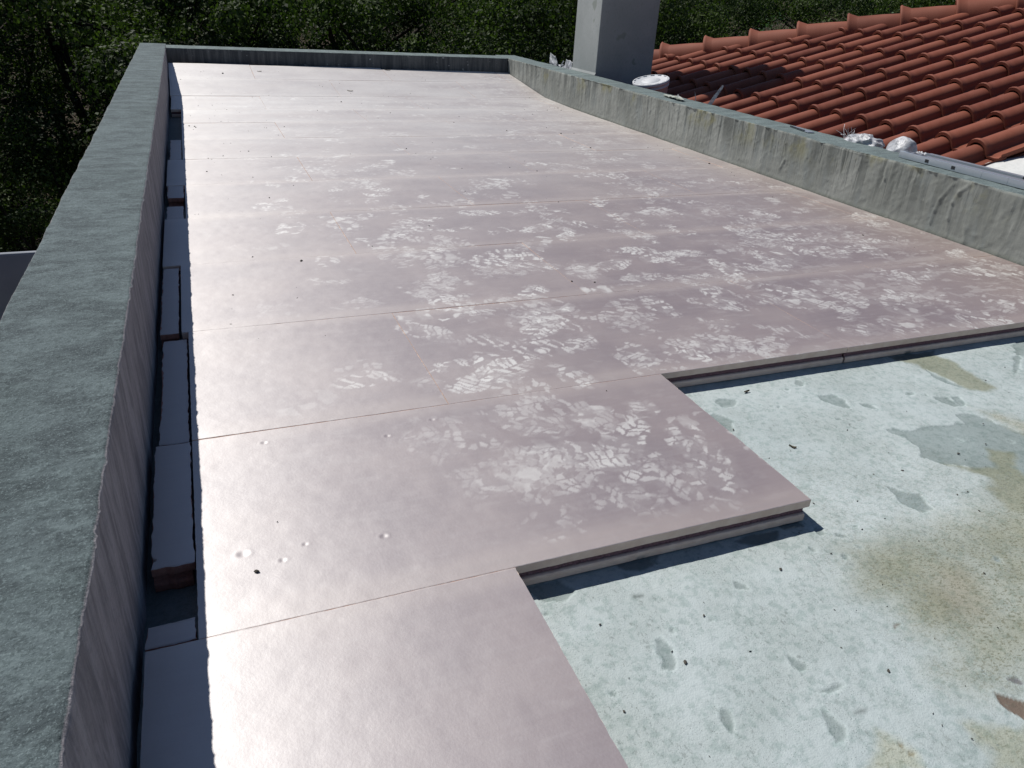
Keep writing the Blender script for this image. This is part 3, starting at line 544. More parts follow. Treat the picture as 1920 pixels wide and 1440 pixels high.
# hip tiles: half-round, each flaring into a raised collar at its lower end
hd = Vector((1, -1, 0)).normalized(); hdir = Vector((hd.x, hd.y, SL*hd.x)).normalized(); hside = Vector((1, 1, 0)).normalized(); hup = hdir.cross(hside); hup = hup if hup.z > 0 else -hup
def hip_mesh():
    L = [(0, .131, .010), (.012, .135, .014), (.026, .131, .010), (.085, .121, .000), (.09, .121, -.004), (.30, .117, -.004), (.475, .113, -.010)]; V = []; F = []; n = 15
    for s_, r, up in L:
        for i in range(n):
            a = math.pi*i/(n-1); ca = math.cos(a); V.append((s_, r*ca*1.02, r*math.sin(a)**.9*1.45+up*math.exp(-(ca/.30)**2)-.100+.018*(1-s_/.475)))
    m = len(V)
    for s_, r, up in (L[0], L[3], L[-1]):
        for i in range(n):
            a = math.pi*i/(n-1); ca = math.cos(a); V.append((s_, (r-.014)*ca*1.02, (r-.014)*math.sin(a)**.9*1.45+up*math.exp(-(ca/.30)**2)-.104+.018*(1-s_/.475)))
    for j in range(len(L)-1):
        for i in range(n-1): F.append((j*n+i, j*n+i+1, (j+1)*n+i+1, (j+1)*n+i))
    for i in range(n-1):
        F.append((i, m+i, m+i+1, i+1))
        for q in (0, 1): F.append((m+q*n+i, m+(q+1)*n+i, m+(q+1)*n+i+1, m+q*n+i+1))
    me = bpy.data.meshes.new('hip_tile'); me.from_pydata(V, [], F); me.update(); me.materials.append(MT)
    me.polygons.foreach_set('use_smooth', [True]*len(F)); bm = bmesh.new(); bm.from_mesh(me); bmesh.ops.recalc_face_normals(bm, faces=bm.faces); bm.to_mesh(me); bm.free(); return me
hip_me = hip_mesh()
for k in range(-5, 12):
    x = 4.60+k*.3045; 
    if x < 4.2 or x > 8.3: continue
    p = Vector((x-.02, 11.93-x, .05+SL*(x-3.4)-.018))
    Rm = Matrix((( hdir.x, hside.x, hup.x), (hdir.y, hside.y, hup.y), (hdir.z, hside.z, hup.z))).to_4x4()
    o = bpy.data.objects.new('hip_tile', hip_me); link(o, roof)
    o.matrix_local = Matrix.Translation(p-RO) @ Rm @ Matrix.Rotation(trng.uniform(-.012, .012), 4, 'Z') @ Matrix.Rotation(trng.uniform(-.02, .02), 4, 'X')
# white rendered verge at the near end of the tiles
xv = np.linspace(3.386, 6.2, 130); yv = np.linspace(1.0, 3.0, 90); X, Y = np.meshgrid(xv, yv, indexing='ij')
Z = .165+.15*(X-3.87)+(fbm(X*5, Y*5, 401)-.5)*.03+(fbm(X*20, Y*20, 411)-.5)*.006
ring = np.stack([X, Y+sst(2.9, 3.0, Y)*(fbm(X*6, X*0, 421)-.5)*.03, Z], -1)
lo = ring[:, ::-1].copy(); lo[..., 2] -= .25; ring = np.concatenate([ring, lo[:, [0, -1]]], 1)
wv_ = grid_mesh('rendered_verge', ring, MWH, close=True, caps=True); tag(wv_, 'bright white rendered verge at the lower right corner of the tiled roof', 'wall coping')

# ================================================================ CHIMNEY
V = []; F = []
xs_ = np.linspace(0, 1, 2)
ch = empty('chimney', (3.675, 6.735, .2)); tag(ch, 'square rendered chimney rising behind the right parapet, one face lit and one in shade', 'chimney')
V = []; F = []; box(V, F, -.287, .292, -.245, .245, -1.3, 1.99); o = mesh_from('chimney_stack', V, F, MC, ch); bev(o, .006)
V = []; F = []; box(V, F, -.33, .335, -.288, .288, 1.993, 2.06); o = mesh_from('cap', V, F, MC, ch); bev(o, .006)
V = []; F = []; 
for q in ((-.24, -.20), (.18, -.20), (-.24, .14), (.18, .14)): box(V, F, q[0], q[0]+.06, q[1], q[1]+.06, 2.062, 2.14)
box(V, F, -.30, .30, -.26, .26, 2.142, 2.18); o = mesh_from('cowl', V, F, MC, ch)
# little mortar fillet where the chimney meets the parapet
V = [(-.297, -.25, .0700), (-.297, .25, .0700), (-.286, .25, .092), (-.286, -.25, .092), (-.286, .25, .0700), (-.286, -.25, .0700)]
F = [(0, 1, 2, 3), (0, 3, 5), (1, 4, 2)]; mesh_from('mortar_fillet', V, F, MC, ch)

# ================================================================ THINGS ON AND BEHIND THE RIGHT PARAPET
def lathe(name, prof, m, parent, n=48):
    V = []; F = []
    for r, z in prof:
        for i in range(n): a = 2*math.pi*i/n; V.append((r*math.cos(a), r*math.sin(a), z))
    for j in range(len(prof)-1):
        for i in range(n): F.append((j*n+i, j*n+(i+1) % n, (j+1)*n+(i+1) % n, (j+1)*n+i))
    F.append(tuple(range(n))[::-1]); F.append(tuple((len(prof)-1)*n+i for i in range(n)))
    me = mesh_from(name, V, F, m, parent, True); return me
bk = empty('bucket', (3.648, 5.90, .105), (.0, -AL*.80, .3)); tag(bk, 'white plastic bucket with a flat lid standing tilted on the tiles by the chimney', 'bucket')
lathe('body', [(.118, 0), (.121, .004), (.142, .150), (.149, .152), (.150, .160), (.144, .163), (.146, .196)], MBU, bk)
lathe('lid', [(.1535, .178), (.1550, .186), (.1545, .199), (.1500, .2035), (.1450, .203), (.1415, .1985), (.1380, .1965), (.02, .1955)], MPL if False else MBU, bk)
V = []; F = []
for i in range(14):
    a = 2*math.pi*i/14+.1; r0, r1 = .1385, .1450
    q = [(r0*math.cos(a), r0*math.sin(a)), (r1*math.cos(a), r1*math.sin(a)), (r1*math.cos(a+.22), r1*math.sin(a+.22)), (r0*math.cos(a+.22), r0*math.sin(a+.22))]
    b0 = len(V); V += [(x, y, .1965) for x, y in q]+[(x, y, .2045) for x, y in q]; F += [(b0+4, b0+5, b0+6, b0+7)]+[(b0+j, b0+(j+1) % 4, b0+4+(j+1) % 4, b0+4+j) for j in range(4)]
mesh_from('lid_rib', V, F, MBU, bk)['kind'] = 'stuff'
V = []; F = []
for i in range(25):
    a = math.pi*i/24; c0 = Vector((.153*math.cos(a), -.153*math.sin(a)*.55-.01, .155-.10*math.sin(a)))
    for q in range(6): t = 2*math.pi*q/6; V.append(tuple(c0+Vector((0, .0025*math.cos(t), .0025*math.sin(t)))))
for i in range(24):
    for q in range(6): F.append((i*6+q, i*6+(q+1) % 6, (i+1)*6+(q+1) % 6, (i+1)*6+q))
mesh_from('handle', V, F, MAL, bk, True)

def crumple(name, loc, size, seed, m, n=26, amp=.35, sq=(1, 1, 1), folds=5.5):
    """closed crumpled film bag: sphere pushed in and out by ridged noise"""
    bm = bmesh.new(); bmesh.ops.create_icosphere(bm, subdivisions=5, radius=1)
    from mathutils import noise
    for v in bm.verts:
        p = v.co.copy(); q = p*folds*.35+Vector((seed*3.1, seed, 0))
        r = 1-abs(noise.noise(q)); r = r*r; r2 = 1-abs(noise.noise(q*2.3+Vector((5, 1, 2))*seed)); r3 = noise.noise(q*.6)
        k = 1+amp*(r-.75)*1.6+amp*.55*(r2-.7)+r3*.35
        v.co = Vector((p.x*size[0]*k, p.y*size[1]*k, max(-.02, p.z*size[2]*k+size[2]*.55)))
    me = bpy.data.meshes.new(name); bm.to_mesh(me); bm.free(); me.materials.append(m); me.polygons.foreach_set('use_smooth', [True]*len(me.polygons))
    o = bpy.data.objects.new(name, me); o.location = loc; return link(o)
bg = empty('plastic_bag', (3.40, 3.12, .2686)); tag(bg, 'crumpled white plastic bag slumped on the outer edge of the right parapet before the tiles', 'plastic bag')
o = crumple('bag_film', (-.005, .13, -.035), (.060, .115, .055), 3, MPL, amp=.22, folds=4.5); o.parent = bg
o = crumple('bag_film', (.015, -.10, -.045), (.065, .095, .082), 8, MPL, amp=.08, folds=2.6); o.parent = bg
o = crumple('bag_film', (.02, -.235, -.03), (.04, .05, .03), 12, MPL, amp=.5, folds=8); o.parent = bg
V = []; F = []; fr_ = random.Random(3)
for i in range(13):
    p = Vector((fr_.uniform(-.03, .02), .24+fr_.uniform(-.03, .05), -.004)); d = Vector((fr_.uniform(-.4, .3), fr_.uniform(-.3, 1.0), fr_.uniform(.3, 1.1)))*.014; w_ = fr_.uniform(.001, .0028)
    for s_ in range(6):
        V += [tuple(p+Vector((0, -w_, 0))), tuple(p+Vector((0, w_, .0))), tuple(p+Vector((.0012, 0, .0012)))]; p = p+d; d = d+Vector((fr_.uniform(-.4, .4), fr_.uniform(-.5, .5), fr_.uniform(-.45, .2)))*.010
        w_ *= .82
    b0 = len(V)-18
    for s_ in range(5):
        for q in range(3): F.append((b0+s_*3+q, b0+s_*3+(q+1) % 3, b0+(s_+1)*3+(q+1) % 3, b0+(s_+1)*3+q))
mesh_from('torn_fringe', V, F, MPL, bg)

def bar(name, x0, x1, y0, y1, z0, z1, m, parent, slots=(), topslots=()):
    """hollow rectangular tube along Y (walls 1.6 mm) with slots cut as recesses"""
    t = .0016; V = []; F = []
    for (y) in (y0, y1):
        V += [(x0, y, z0), (x1, y, z0), (x1, y, z1), (x0, y, z1), (x0+t, y, z0+t), (x1-t, y, z0+t), (x1-t, y, z1-t), (x0+t, y, z1-t)]
    for i in range(4):
        j = (i+1) % 4; F += [(i, 8+i, 8+j, j)[::1], (4+i, 4+j, 12+j, 12+i), (i, j, 4+j, 4+i), (8+i, 12+i, 12+j, 8+j)]
    me = mesh_from(name, V, F, m, parent); bm = bmesh.new(); bm.from_mesh(me.data); bmesh.ops.recalc_face_normals(bm, faces=bm.faces); bm.to_mesh(me.data); bm.free(); return me
se = empty('straightedge', (3.262, 2.87, .2712), (0, 0, 0)); tag(se, 'long aluminium straightedge with slots lying on top of the right parapet', 'straightedge')
bev(bar('beam', -.020, .028, -1.75, 0, 0, .030, MAL, se), .0022, 2)
for y, w_ in ((-.17, .010), (-.32, .010)): V = []; F = []; box(V, F, -.0212, -.0196, y-w_, y+w_, .008, .022); mesh_from('slot', V, F, MBK, se)
for y in (-.03, -.075, -.12): V = []; F = []; box(V, F, .0, .018, y-.013, y+.013, .0299, .0306); mesh_from('slot', V, F, MBK, se)
for y in (-.47, -.60, -.80): V = []; F = []; box(V, F, -.0206, -.0196, y-.0008, y+.0008, .0, .030); mesh_from('joint_mark', V, F, MAL, se)
s2_ = empty('aluminium_tube', (3.362, 2.80, .2712)); tag(s2_, 'thinner aluminium tube with a black end plug, lying just behind the straightedge', 'tube')
bar('tube', -.016, .016, -.52, 0, 0, .029, MAL, s2_); V = []; F = []; box(V, F, -.0165, .0165, -.532, -.521, .001, .030); mesh_from('end_plug', V, F, MBK, s2_)
# flat metal scraper farther along
sc = empty('scraper', (3.305, 3.655, .2712), (0, 0, -.18)); tag(sc, 'flat grey metal strip left on the right parapet beside the roof tiles', 'metal strip')
V = []; F = []; box(V, F, -.020, .020, -.105, .105, 0, .004); o = mesh_from('blade', V, F, MAL, sc); bev(o, .001)
V = []; F = []; box(V, F, -.022, -.014, -.06, .10, .0041, .0075); mesh_from('rib', V, F, MBK, sc)
# flake of broken render with two thin shards
ck = empty('render_flake', (3.262, 4.985, .271)); tag(ck, 'curled flake of loose render with a pointed chip, lying on the right parapet', 'render flake')
nxk, nyk = 12, 30; u, v = np.meshgrid(np.linspace(-1, 1, nxk), np.linspace(-1, 1, nyk), indexing='ij')
wd = .030*(1-.55*np.abs(v)**2.2)*(1+.25*(fbm(v*3, v*0, 501)-.5)); Xk = u*wd+.012*v; Yk = v*.145; Zk = .004+.010*np.maximum(0, np.sin(-v*3.2+.7))*(1-.3*u*u)+(fbm(u*2, v*6, 511)-.5)*.010+.006
top_ = np.stack([Xk, Yk, np.maximum(Zk, .002)], -1); bot_ = top_[:, ::-1].copy(); bot_[..., 2] -= .0045; bot_[..., 2] = np.maximum(bot_[..., 2], -.001)
o = grid_mesh('flake', np.concatenate([top_, bot_], 1), MST, parent=ck, close=True, caps=True)
V = [(-.008, -.045, .012), (.010, -.040, .012), (.004, -.075, .014), (0, -.052, .036)]; F = [(0, 1, 3), (1, 2, 3), (2, 0, 3), (0, 2, 1)]; mesh_from('chip', V, F, MWH, ck)
def shard(name, loc, pts, m, lab, cat, th=.003):
    """flat spike: outline in the (y,z) plane with thickness along x"""
    n = len(pts); V = [(-th/2, y, z) for y, z in pts]+[(th/2, y, z) for y, z in pts]; F = [tuple(range(n)), tuple(range(n, 2*n))[::-1]]+[(i, n+i, n+(i+1) % n, (i+1) % n) for i in range(n)]
    o = mesh_from(name, V, F, m); o.location = loc; o.rotation_euler = (0, 0, .90)
    bm = bmesh.new(); bm.from_mesh(o.data); bmesh.ops.recalc_face_normals(bm, faces=bm.faces); bm.to_mesh(o.data); bm.free(); return tag(o, lab, cat)
shard('plastic_offcut', (3.375, 4.70, .262), [(.030, -.03), (-.002, -.03), (-.050, .068), (-.078, .126), (-.079, .134), (-.073, .139), (-.066, .136), (-.022, .065)][::1], MPL, 'tall pointed white plastic offcut standing upright behind the parapet', 'plastic offcut')
shard('plastic_sliver', (3.376, 4.865, .262), [(.003, 0), (-.003, 0), (.004, .035), (.018, .070), (.019, .070), (.009, .035)], MPL, 'thin curved white sliver sticking up beside the flake of render', 'plastic sliver', .002)
# torn film by the chimney
tf = empty('torn_packaging', (3.40, 7.28, .262)); tag(tf, 'torn white packaging film caught between the far parapet and the chimney', 'packaging')
def sheet(name, P4, seed, parent, amp=.018, n=16):
    u, v = np.meshgrid(np.linspace(0, 1, n), np.linspace(0, 1, n), indexing='ij'); A_, B__, C_, D_ = [np.array(p) for p in P4]
    P = A_*((1-u)*(1-v))[..., None]+B__*(u*(1-v))[..., None]+C_*(u*v)[..., None]+D_*((1-u)*v)[..., None]
    P[..., 0] += (fbm(u*3, v*3, seed)-.5)*amp*2; P[..., 2] += (fbm(u*3, v*3, seed+5)-.5)*amp*(v > .02)
    Q = P[:, ::-1].copy(); Q[..., 0] += .002; return grid_mesh(name, np.concatenate([P, Q], 1), MPL, parent=parent, close=True, caps=True, smooth=False)
sheet('film', [(0, .03, -.02), (0, .25, -.01), (.02, .30, .105), (-.01, .10, .085)], 601, tf)
sheet('film', [(0, -.08, -.03), (0, .10, -.02), (.01, .09, .02), (.01, -.07, .03)], 611, tf)
sheet('film', [(0, -.24, -.04), (0, -.08, -.03), (.01, -.10, .085), (.01, -.24, .070)], 621, tf, .012)
sheet('film', [(0, .00, -.02), (0, .02, -.02), (.01, -.05, .065), (.01, -.06, .055)], 631, tf, .005)

# ================================================================ DEBRIS
PEB = [(0.287, 2.699, 0.009), (0.036, 2.41, 0.005), (0.016, 2.171, 0.005), (-0.003, 1.07, 0.006), (0.266, 3.634, 0.005), (0.026, 2.292, 0.003), (0.265, 2.023, 0.003), (0.271, 7.806, 0.012), (-0.107, 8.303, 0.012), (-0.088, 7.552, 0.008), (0.023, 6.512, 0.005), (0.218, 6.323, 0.005), (-0.014, 5.559, 0.006), (0.55, 5.551, 0.006), (0.256, 4.727, 0.007), (0.212, 4.732, 0.004), (1.429, 6.152, 0.006), (2.093, 5.314, 0.006), (1.774, 4.001, 0.006), (1.211, 3.607, 0.005), (1.601, 3.327, 0.004), (0.679, 8.261, 0.006), (1.151, 8.18, 0.01), (2.881, 8.214, 0.009), (1.805, 5.678, 0.007), (1.81, 6.405, 0.005), (0.572, 2.82, 0.004), (0.865, 3.046, 0.005), (0.82, 4.59, 0.004), (1.172, 2.273, 0.006), (1.249, 2.244, 0.006), (3.003, 6.406, 0.008), (2.977, 6.281, 0.006), (2.844, 6.282, 0.006), (1.192, 4.718, 0.006)]
PEB2 = [(1.176, 1.307, 0.007), (1.269, 1.19, 0.011), (1.459, 1.027, 0.008), (1.326, 0.697, 0.006), (0.635, 0.698, 0.01), (0.941, 0.834, 0.009), (0.95, 0.573, 0.008), (0.726, 0.778, 0.006), (1.505, 0.912, 0.006), (1.54, 0.914, 0.005), (1.862, 1.135, 0.006), (1.774, 1.056, 0.006), (1.662, 1.043, 0.009), (0.492, 0.647, 0.006), (0.539, 0.818, 0.006), (1.34, 1.472, 0.012)]
pr_ = random.Random(9)
def pebble(x, y, r, zb, lab, grp, flat=.6, m=None):
    bm = bmesh.new(); bmesh.ops.create_icosphere(bm, subdivisions=2, radius=r)
    for v in bm.verts: v.co = Vector((v.co.x*pr_.uniform(.8, 1.7), v.co.y*pr_.uniform(.5, 1.05), v.co.z*flat*pr_.uniform(.8, 1.15)))
    me = bpy.data.meshes.new('pebble'); bm.to_mesh(me); bm.free(); me.materials.append(m or MGR)
    o = bpy.data.objects.new('pebble', me); o.location = (x, y, zb+r*flat*.8); o.rotation_euler = (0, 0, pr_.uniform(0, 6)); link(o); return tag(o, lab, 'pebble', grp)
LBL = {0: 'largest round dark pebble on the glaring left half of the boards', 1: 'dark pebble in the fourth board row, down-left of the largest one', 3: 'dark sliver of grit on the second board row beside the dents',
       7: 'dark pebble on the seam of the farthest rows', 8: 'dark crumb at the far left corner of the sunlit boards'}
for i, (x, y, r) in enumerate(PEB):
    pebble(x, y, r*.62, float(ground(np.array(y))), LBL.get(i, 'tiny dark crumb of grit scattered on the foam boards'), 'grit crumbs scattered on the foam boards', .6)
for i, (x, y, r) in enumerate(PEB2):
    pebble(x, y, r*.36, -.0555, {3: 'dark crumb on the bare slab at the edge of the mossy stain'}.get(i, 'small dark fragment lying on the bare painted slab'), 'dark fragments scattered on the bare slab', .45)
# fine grit and a few twigs as loose litter
V = []; F = []
def bit(x, y, zb, l, w_, h, a):
    ca, sa = math.cos(a), math.sin(a); b0 = len(V)
    for dx, dy, dz in ((-l, -w_, 0), (l, -w_*.4, 0), (l*.8, w_, 0), (-l*.7, w_*.8, 0), (-l*.6, -w_*.2, h), (l*.6, w_*.3, h)):
        V.append((x+dx*ca-dy*sa, y+dx*sa+dy*ca, zb+dz))
    F.extend([(b0, b0+1, b0+5, b0+4), (b0+1, b0+2, b0+5), (b0+2, b0+3, b0+4, b0+5), (b0+3, b0, b0+4), (b0, b0+3, b0+2, b0+1)])
for i in range(330):
    if i % 3 == 0: x = pr_.uniform(-.08, 3.1); y = 1+pr_.random()**.8*7; zb = float(ground(np.array(y)))+.0006
    elif i % 3 == 1: x = pr_.choice((pr_.uniform(-.06, .3), pr_.gauss(2.9, .12))); y = pr_.uniform(2, 8); x = min(x, 3.1); zb = float(ground(np.array(y)))+.0006
    else:
        x = pr_.uniform(.5, 2.4); y = pr_.uniform(.4, 1.45); zb = -.0552
        if (x < 1.12 and y > .92) or x < .45: continue
    l = pr_.uniform(.0008, .0028)*(1.6 if y > 4 else 1)*(2.2 if pr_.random() < .06 else 1); bit(x, y, zb, l, l*pr_.uniform(.25, .8), l*.7, pr_.uniform(0, 6.3))
o = mesh_from('grit', V, F, MGR); tag(o, 'fine dark grit and dry bits scattered over boards and slab', 'grit', kind='stuff')
def leaf(x, y, zb, l, a, lab, grp='dry leaves blown onto the roof'):
    V = []; 
    for t in np.linspace(-1, 1, 9): w_ = .28*(1-t*t)**.7; V += [(t*l, -w_*l, .002+.003*t*t), (t*l, 0, .0005), (t*l, w_*l, .003+.002*t)]
    F = []
    for i in range(8):
        for q in range(2): F.append((i*3+q, (i+1)*3+q, (i+1)*3+q+1, i*3+q+1))
    o = mesh_from('leaf', V, F, MLF); o.location = (x, y, zb); o.rotation_euler = (0, 0, a); sl_ = o.modifiers.new('thickness', 'SOLIDIFY'); sl_.thickness = .0006; return tag(o, lab, 'dry leaf', grp)
b = M('dry_leaf', .8, .2); b.set(Base_Color=b.mix(b.rng(b.noise(80, 2), .4, .6), (.10, .085, .05), (.20, .17, .10))); MLF = b.m
for x, y, zb, l, a, lab in ((1.269, 1.192, -.0545, .009, 2.2, 'small brown leaf lying alone on the bare slab below the grooved edge'), (1.31, 7.2, .036, .028, 2.6, 'dry curled leaf on the pale boards in mid row near the far end'),
    (.60, 7.9, .115, .022, -.5, 'dark dry leaf left of centre on the farthest boards'), (1.85, 8.05, .131, .030, 2.7, 'dark withered leaf clump on the far joint below the end parapet'),
    (1.34, 1.470, -.0545, .010, .1, 'short dry twig-like leaf on the slab near the grooved board edge')):
    leaf(x, y, zb, l, a, lab)

# ================================================================ NEIGHBOURING ANNEX LOWER LEFT, GROUND
V = []; F = []; box(V, F, -3.6, -.46, 3.99, 4.02, -5.2, -.30); aw = mesh_from('annex_wall', V, F, MAN); bev(aw, .01); tag(aw, 'low bluish grey shaded wall below and outside the left parapet', 'wall')
o = bpy.data.objects.new('hip_tile_offcut', hip_me); link(o); o.matrix_world = Matrix.Translation((-.985, 3.40, -.395)) @ Matrix.Rotation(.35, 4, 'Z') @ Matrix.Rotation(.5, 4, 'Y') @ Matrix.Rotation(math.pi, 4, 'Z'); tag(o, 'curved red clay tile end peeking out at the left edge below the parapet', 'clay tile')
b = M('forest_ground', .95, .1); c = b.mix(b.rng(b.noise(.9, 5, .65), .35, .65), (.030, .023, .016), (.075, .056, .038)); c = b.mix(b.rng(b.noise(.25, 4), .55, .7), c, (.10, .085, .055))
b.set(Base_Color=c); b.bump(b.noise(9, 5, .7), .08, .8); MG = b.m
gx = np.concatenate([np.linspace(-300, -40, 14), np.linspace(-36, 60, 140), np.linspace(65, 320, 14)]); gy = np.concatenate([np.linspace(-60, 0, 10), np.linspace(2, 60, 110), np.linspace(66, 420, 20)])
X, Y = np.meshgrid(gx, gy, indexing='ij'); Z = -5.2+(fbm(X*.12, Y*.12, 701)-.5)*1.1*sst(9, 16, np.hypot(X-2, Y-3))+(fbm(X*.6, Y*.6, 711)-.5)*.25*sst(9, 14, np.hypot(X-2, Y-3))+sst(18, 80, Y)*7
g_ = grid_mesh('ground', np.stack([X, Y, Z], -1), MG); tag(g_, kind='structure')
def ground_z(x, y):
    i = min(max(np.searchsorted(gx, x)-1, 0), len(gx)-1); j = min(max(np.searchsorted(gy, y)-1, 0), len(gy)-1); return float(Z[i, j])

# ================================================================ TREES
def foliage_mat(name, dark, lite, rough=.65):
    b = M(name, rough, .12); t = b.attr('tint'); oi = b.n.new('ShaderNodeObjectInfo').outputs['Random']
    c = b.mix(t, dark, lite); c = b.mix(b.math('MULTIPLY', oi, .5), c, b.mix(1.0, c, (.70, .85, .95), 'MULTIPLY'))
    b.set(Base_Color=c); tr = b.n.new('ShaderNodeBsdfTranslucent'); b.put(tr.inputs[0], b.mix(1.0, c, (1.2, 1.5, .6), 'MULTIPLY'))
    mx = b.n.new('ShaderNodeMixShader'); mx.inputs[0].default_value = .22; b.l(b.b.outputs[0], mx.inputs[1]); b.l(tr.outputs[0], mx.inputs[2]); b.l(mx.outputs[0], b.n['Material Output'].inputs[0]); return b.m
MF1 = foliage_mat('oak_leaves', (.012, .022, .008), (.075, .110, .026)); MF2 = foliage_mat('light_bush_leaves', (.022, .044, .022), (.065, .105, .050), .6)
b = M('bark', .95, .1); b.set(Base_Color=b.mix(b.rng(b.noise(6, 5, .6, b.mapv((3, 3, .6))), .35, .65), (.016, .013, .010), (.050, .042, .033))); b.bump(b.noise(14, 5, .7, b.mapv((2, 2, .4))), .05, .9); MBK2 = b.m
def crown_mesh(name, nclump, per, R, H, lsz, seed, m, spiky=0.0):
    g = np.random.default_rng(seed); C = []
    while len(C) < nclump:
        p = g.uniform(-1, 1, 3)
        rr = np.linalg.norm(p)
        if rr > 1 or rr < .55: continue
        C.append(p*np.array((R, R, H/2)))
    C = np.array(C); cr = g.uniform(.13, .28, nclump)*R
    idx = np.repeat(np.arange(nclump), per); n = len(idx)
    d = g.normal(size=(n, 3)); d /= np.linalg.norm(d, axis=1)[:, None]; rad = cr[idx]*g.uniform(.35, 1.12, n)**.55
    P = C[idx]+d*rad[:, None]*np.array((1, 1, .75+spiky))
    tint = np.clip(g.uniform(.0, .7, nclump)[idx]+g.normal(0, .2, n)+.10, 0, 1)
    nrm = d*.75+g.normal(size=(n, 3))*.50+np.array((0, 0, .30)); nrm /= np.linalg.norm(nrm, axis=1)[:, None]
    a = np.cross(nrm, g.normal(size=(n, 3))); a /= np.linalg.norm(a, axis=1)[:, None]; b_ = np.cross(nrm, a)
    L = lsz*g.uniform(.6, 1.3, n)[:, None]; Wd = L*.34; bend = nrm*L*g.uniform(-.15, .25, n)[:, None]
    V = np.stack([P-a*L*.5, P+b_*Wd+bend*.5, P+a*L*.5, P-b_*Wd+bend*.5], 1).reshape(-1, 3)
    me = bpy.data.meshes.new(name); me.vertices.add(n*4); me.vertices.foreach_set('co', V.reshape(-1).astype(np.float32)); me.loops.add(n*4)
    me.loops.foreach_set('vertex_index', np.arange(n*4, dtype=np.int32)); me.polygons.add(n); me.polygons.foreach_set('loop_start', np.arange(0, n*4, 4, dtype=np.int32)); me.update(calc_edges=True)
    at = me.attributes.new('tint', 'FLOAT', 'POINT'); at.data.foreach_set('value', np.repeat(tint, 4).astype(np.float32)); me.materials.append(m)
    return me, C
def trunk_mesh(C, H, base_z, seed, r0=.20):
    g = random.Random(seed); V = []; F = []
    def limb(a, c_, ra, rb, n=7, seg=6):
        a = Vector(a); c_ = Vector(c_); ax = (c_-a).normalized(); s_ = ax.orthogonal().normalized(); t_ = ax.cross(s_); off = Vector((g.uniform(-1, 1), g.uniform(-1, 1), g.uniform(-.3, .3)))*(c_-a).length*.12; b0 = len(V)
        for i in range(seg+1):
            u = i/seg; p = a.lerp(c_, u)+off*math.sin(u*math.pi); r = ra+(rb-ra)*u
            for q in range(n): w_ = 2*math.pi*q/n; V.append(tuple(p+s_*math.cos(w_)*r+t_*math.sin(w_)*r))
        for i in range(seg):
            for q in range(n): F.append((b0+i*n+q, b0+i*n+(q+1) % n, b0+(i+1)*n+(q+1) % n, b0+(i+1)*n+q))
    fork = Vector((g.uniform(-.3, .3), g.uniform(-.3, .3), base_z+(H*.28))); limb((0, 0, base_z), fork, r0, r0*.7)
    for k in range(5):
        e = Vector(C[g.randrange(len(C))])*.7; limb(fork, e, r0*.5, r0*.16)
        for q in range(4): limb(e.lerp(fork, .25), Vector(C[g.randrange(len(C))])*.95, r0*.2, .012, 5, 5)
    me = bpy.data.meshes.new('trunk'); me.from_pydata(V, [], F); me.update(); me.materials.append(MBK2); me.polygons.foreach_set('use_smooth', [True]*len(F)); return me
kinds = []
for s_ in range(3):
    me, C = crown_mesh('crown', 66, 900, 2.7, 5.6, .052, 40+s_, MF1); kinds.append((me, trunk_mesh(C, 7.5, -4.1, s_)))
me, C = crown_mesh('crown', 60, 650, 2.0, 4.4, .06, 60, MF2, .8); kinds.append((me, trunk_mesh(C, 6, -3.2, 7, .12)))
me, C = crown_mesh('crown', 70, 560, 1.5, 3.2, .045, 70, MF1); kinds.append((me, trunk_mesh(C, 6, -3.0, 8, .12)))
ghi = random.Random(21)
def tree(x, y, k, s, lab, grp, cz=None):
    t = empty('evergreen_oak' if k != 3 else 'broad_shrub_tree', (x, y, ground_z(x, y)), (0, 0, ghi.uniform(0, 6.28))); tag(t, lab, 'tree', grp)
    h = {3: 3.2, 4: 3.0}.get(k, 4.1)
    for nm, me in (('crown', kinds[k][0]), ('trunk', kinds[k][1])):
        o = bpy.data.objects.new(nm, me); link(o, t); o.location = (0, 0, h*s); o.scale = (s, s, s)
    return t
GT = 'dark evergreen trees massed behind the roof'
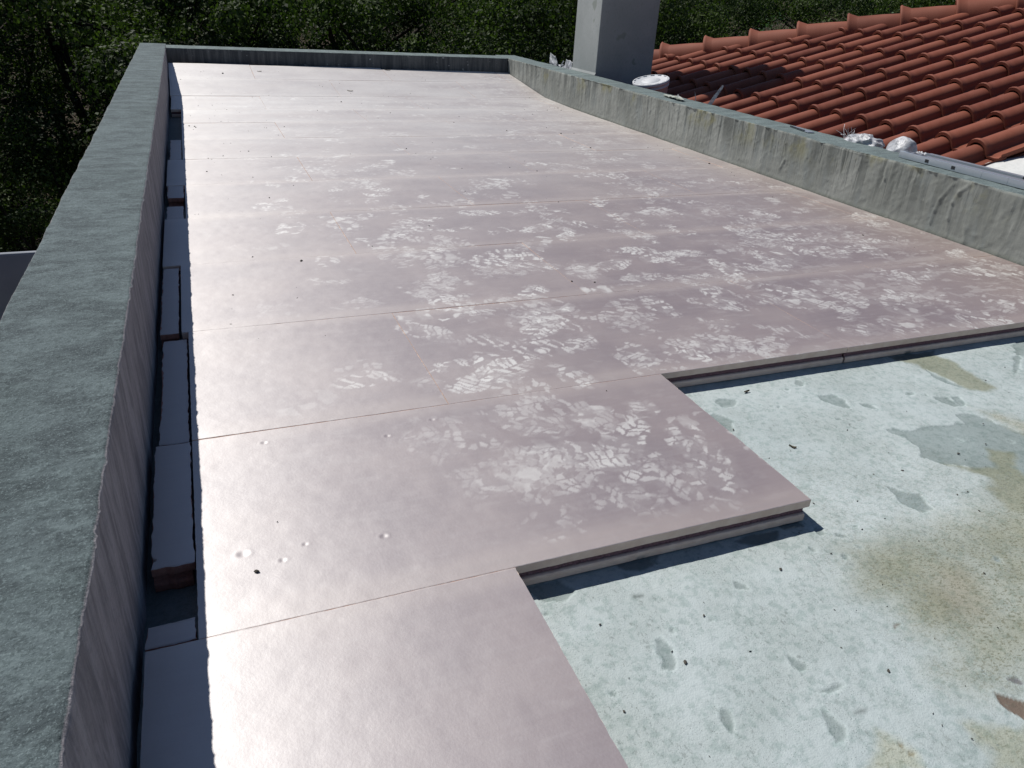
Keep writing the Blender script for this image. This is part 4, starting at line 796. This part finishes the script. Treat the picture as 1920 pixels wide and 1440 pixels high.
named = [(-4.6, 9.6, 0, 1.05, 'nearest evergreen oak filling the top left corner beyond the left parapet'), (-3.4, 14.2, 1, 1.1, 'dark evergreen oak just left of the far left corner of the roof'),
         (-7.8, 13.0, 2, 1.15, 'large evergreen oak at the left edge behind the nearest tree'), (-.6, 13.6, 2, 1.08, 'evergreen oak directly behind the far left corner of the parapet'),
         (3.0, 13.4, 0, 1.12, 'evergreen oak behind the middle of the far parapet'), (6.6, 13.8, 1, 1.1, 'evergreen oak behind the chimney on its left side'),
         (12.6, 15.0, 3, 1.0, 'pale green pointed shrub tree right of the chimney above the hip tiles'), (15.6, 13.6, 3, 1.05, 'pale green bushy tree in the top right behind the hip'),
         (2.9, 12.0, 4, 1.35, 'small evergreen oak crown close behind the middle of the far parapet'), (6.0, 12.4, 4, 1.35, 'small evergreen oak crown close behind the white packaging by the chimney'), (.2, 12.2, 4, 1.35, 'small evergreen oak crown behind the left third of the far parapet'),
         (-2.0, 11.2, 4, .95, 'small low oak crown showing at the foot of the left parapet')]
for x, y, k, s, lab in named: tree(x, y, k, s, lab, GT)
for x, y in [(-11, 11), (-12, 17), (-7, 18.5), (-2.5, 18.6), (1.5, 18.3), (5.2, 18.8), (9.2, 18.2), (13, 19.5), (17.5, 18.5), (-10, 24), (-5, 23.5), (-.5, 24), (4, 23.6), (8.5, 24.2), (13, 25), (18, 25), (23, 24), (21, 17), (25, 14), (-15, 22), (-18, 29), (-8, 30), (2, 31), (12, 32), (22, 32), (30, 26), (19.5, 11)]:
    tree(x+ghi.uniform(-.5, .5), y+ghi.uniform(-.5, .5), ghi.choice((0, 1, 2)), ghi.uniform(1.05, 1.3), 'dark evergreen tree standing deeper in the wood behind the nearest trees', 'trees deeper in the wood')
# undergrowth closing the wood low down
me, C = crown_mesh('undergrowth', 260, 130, 1.0, 2.0, .05, 90, MF1); 
V_ = np.zeros(len(me.vertices)*3, np.float32); me.vertices.foreach_get('co', V_); V_ = V_.reshape(-1, 3); q_ = np.random.default_rng(5)
cid = np.repeat(np.repeat(np.arange(260), 130), 4); off = np.stack([q_.uniform(-14, 24, 260), q_.uniform(11, 22, 260)], -1)
zz_ = np.array([ground_z(a, c_) for a, c_ in off]); V_[:, :2] = V_[:, :2]*.7+off[cid]; V_[:, 2] = np.abs(V_[:, 2])*1.0+zz_[cid]; me.vertices.foreach_set('co', V_.reshape(-1)); me.update()
o = bpy.data.objects.new('undergrowth', me); link(o); tag(o, 'low dark undergrowth between the trees', 'undergrowth', kind='stuff')
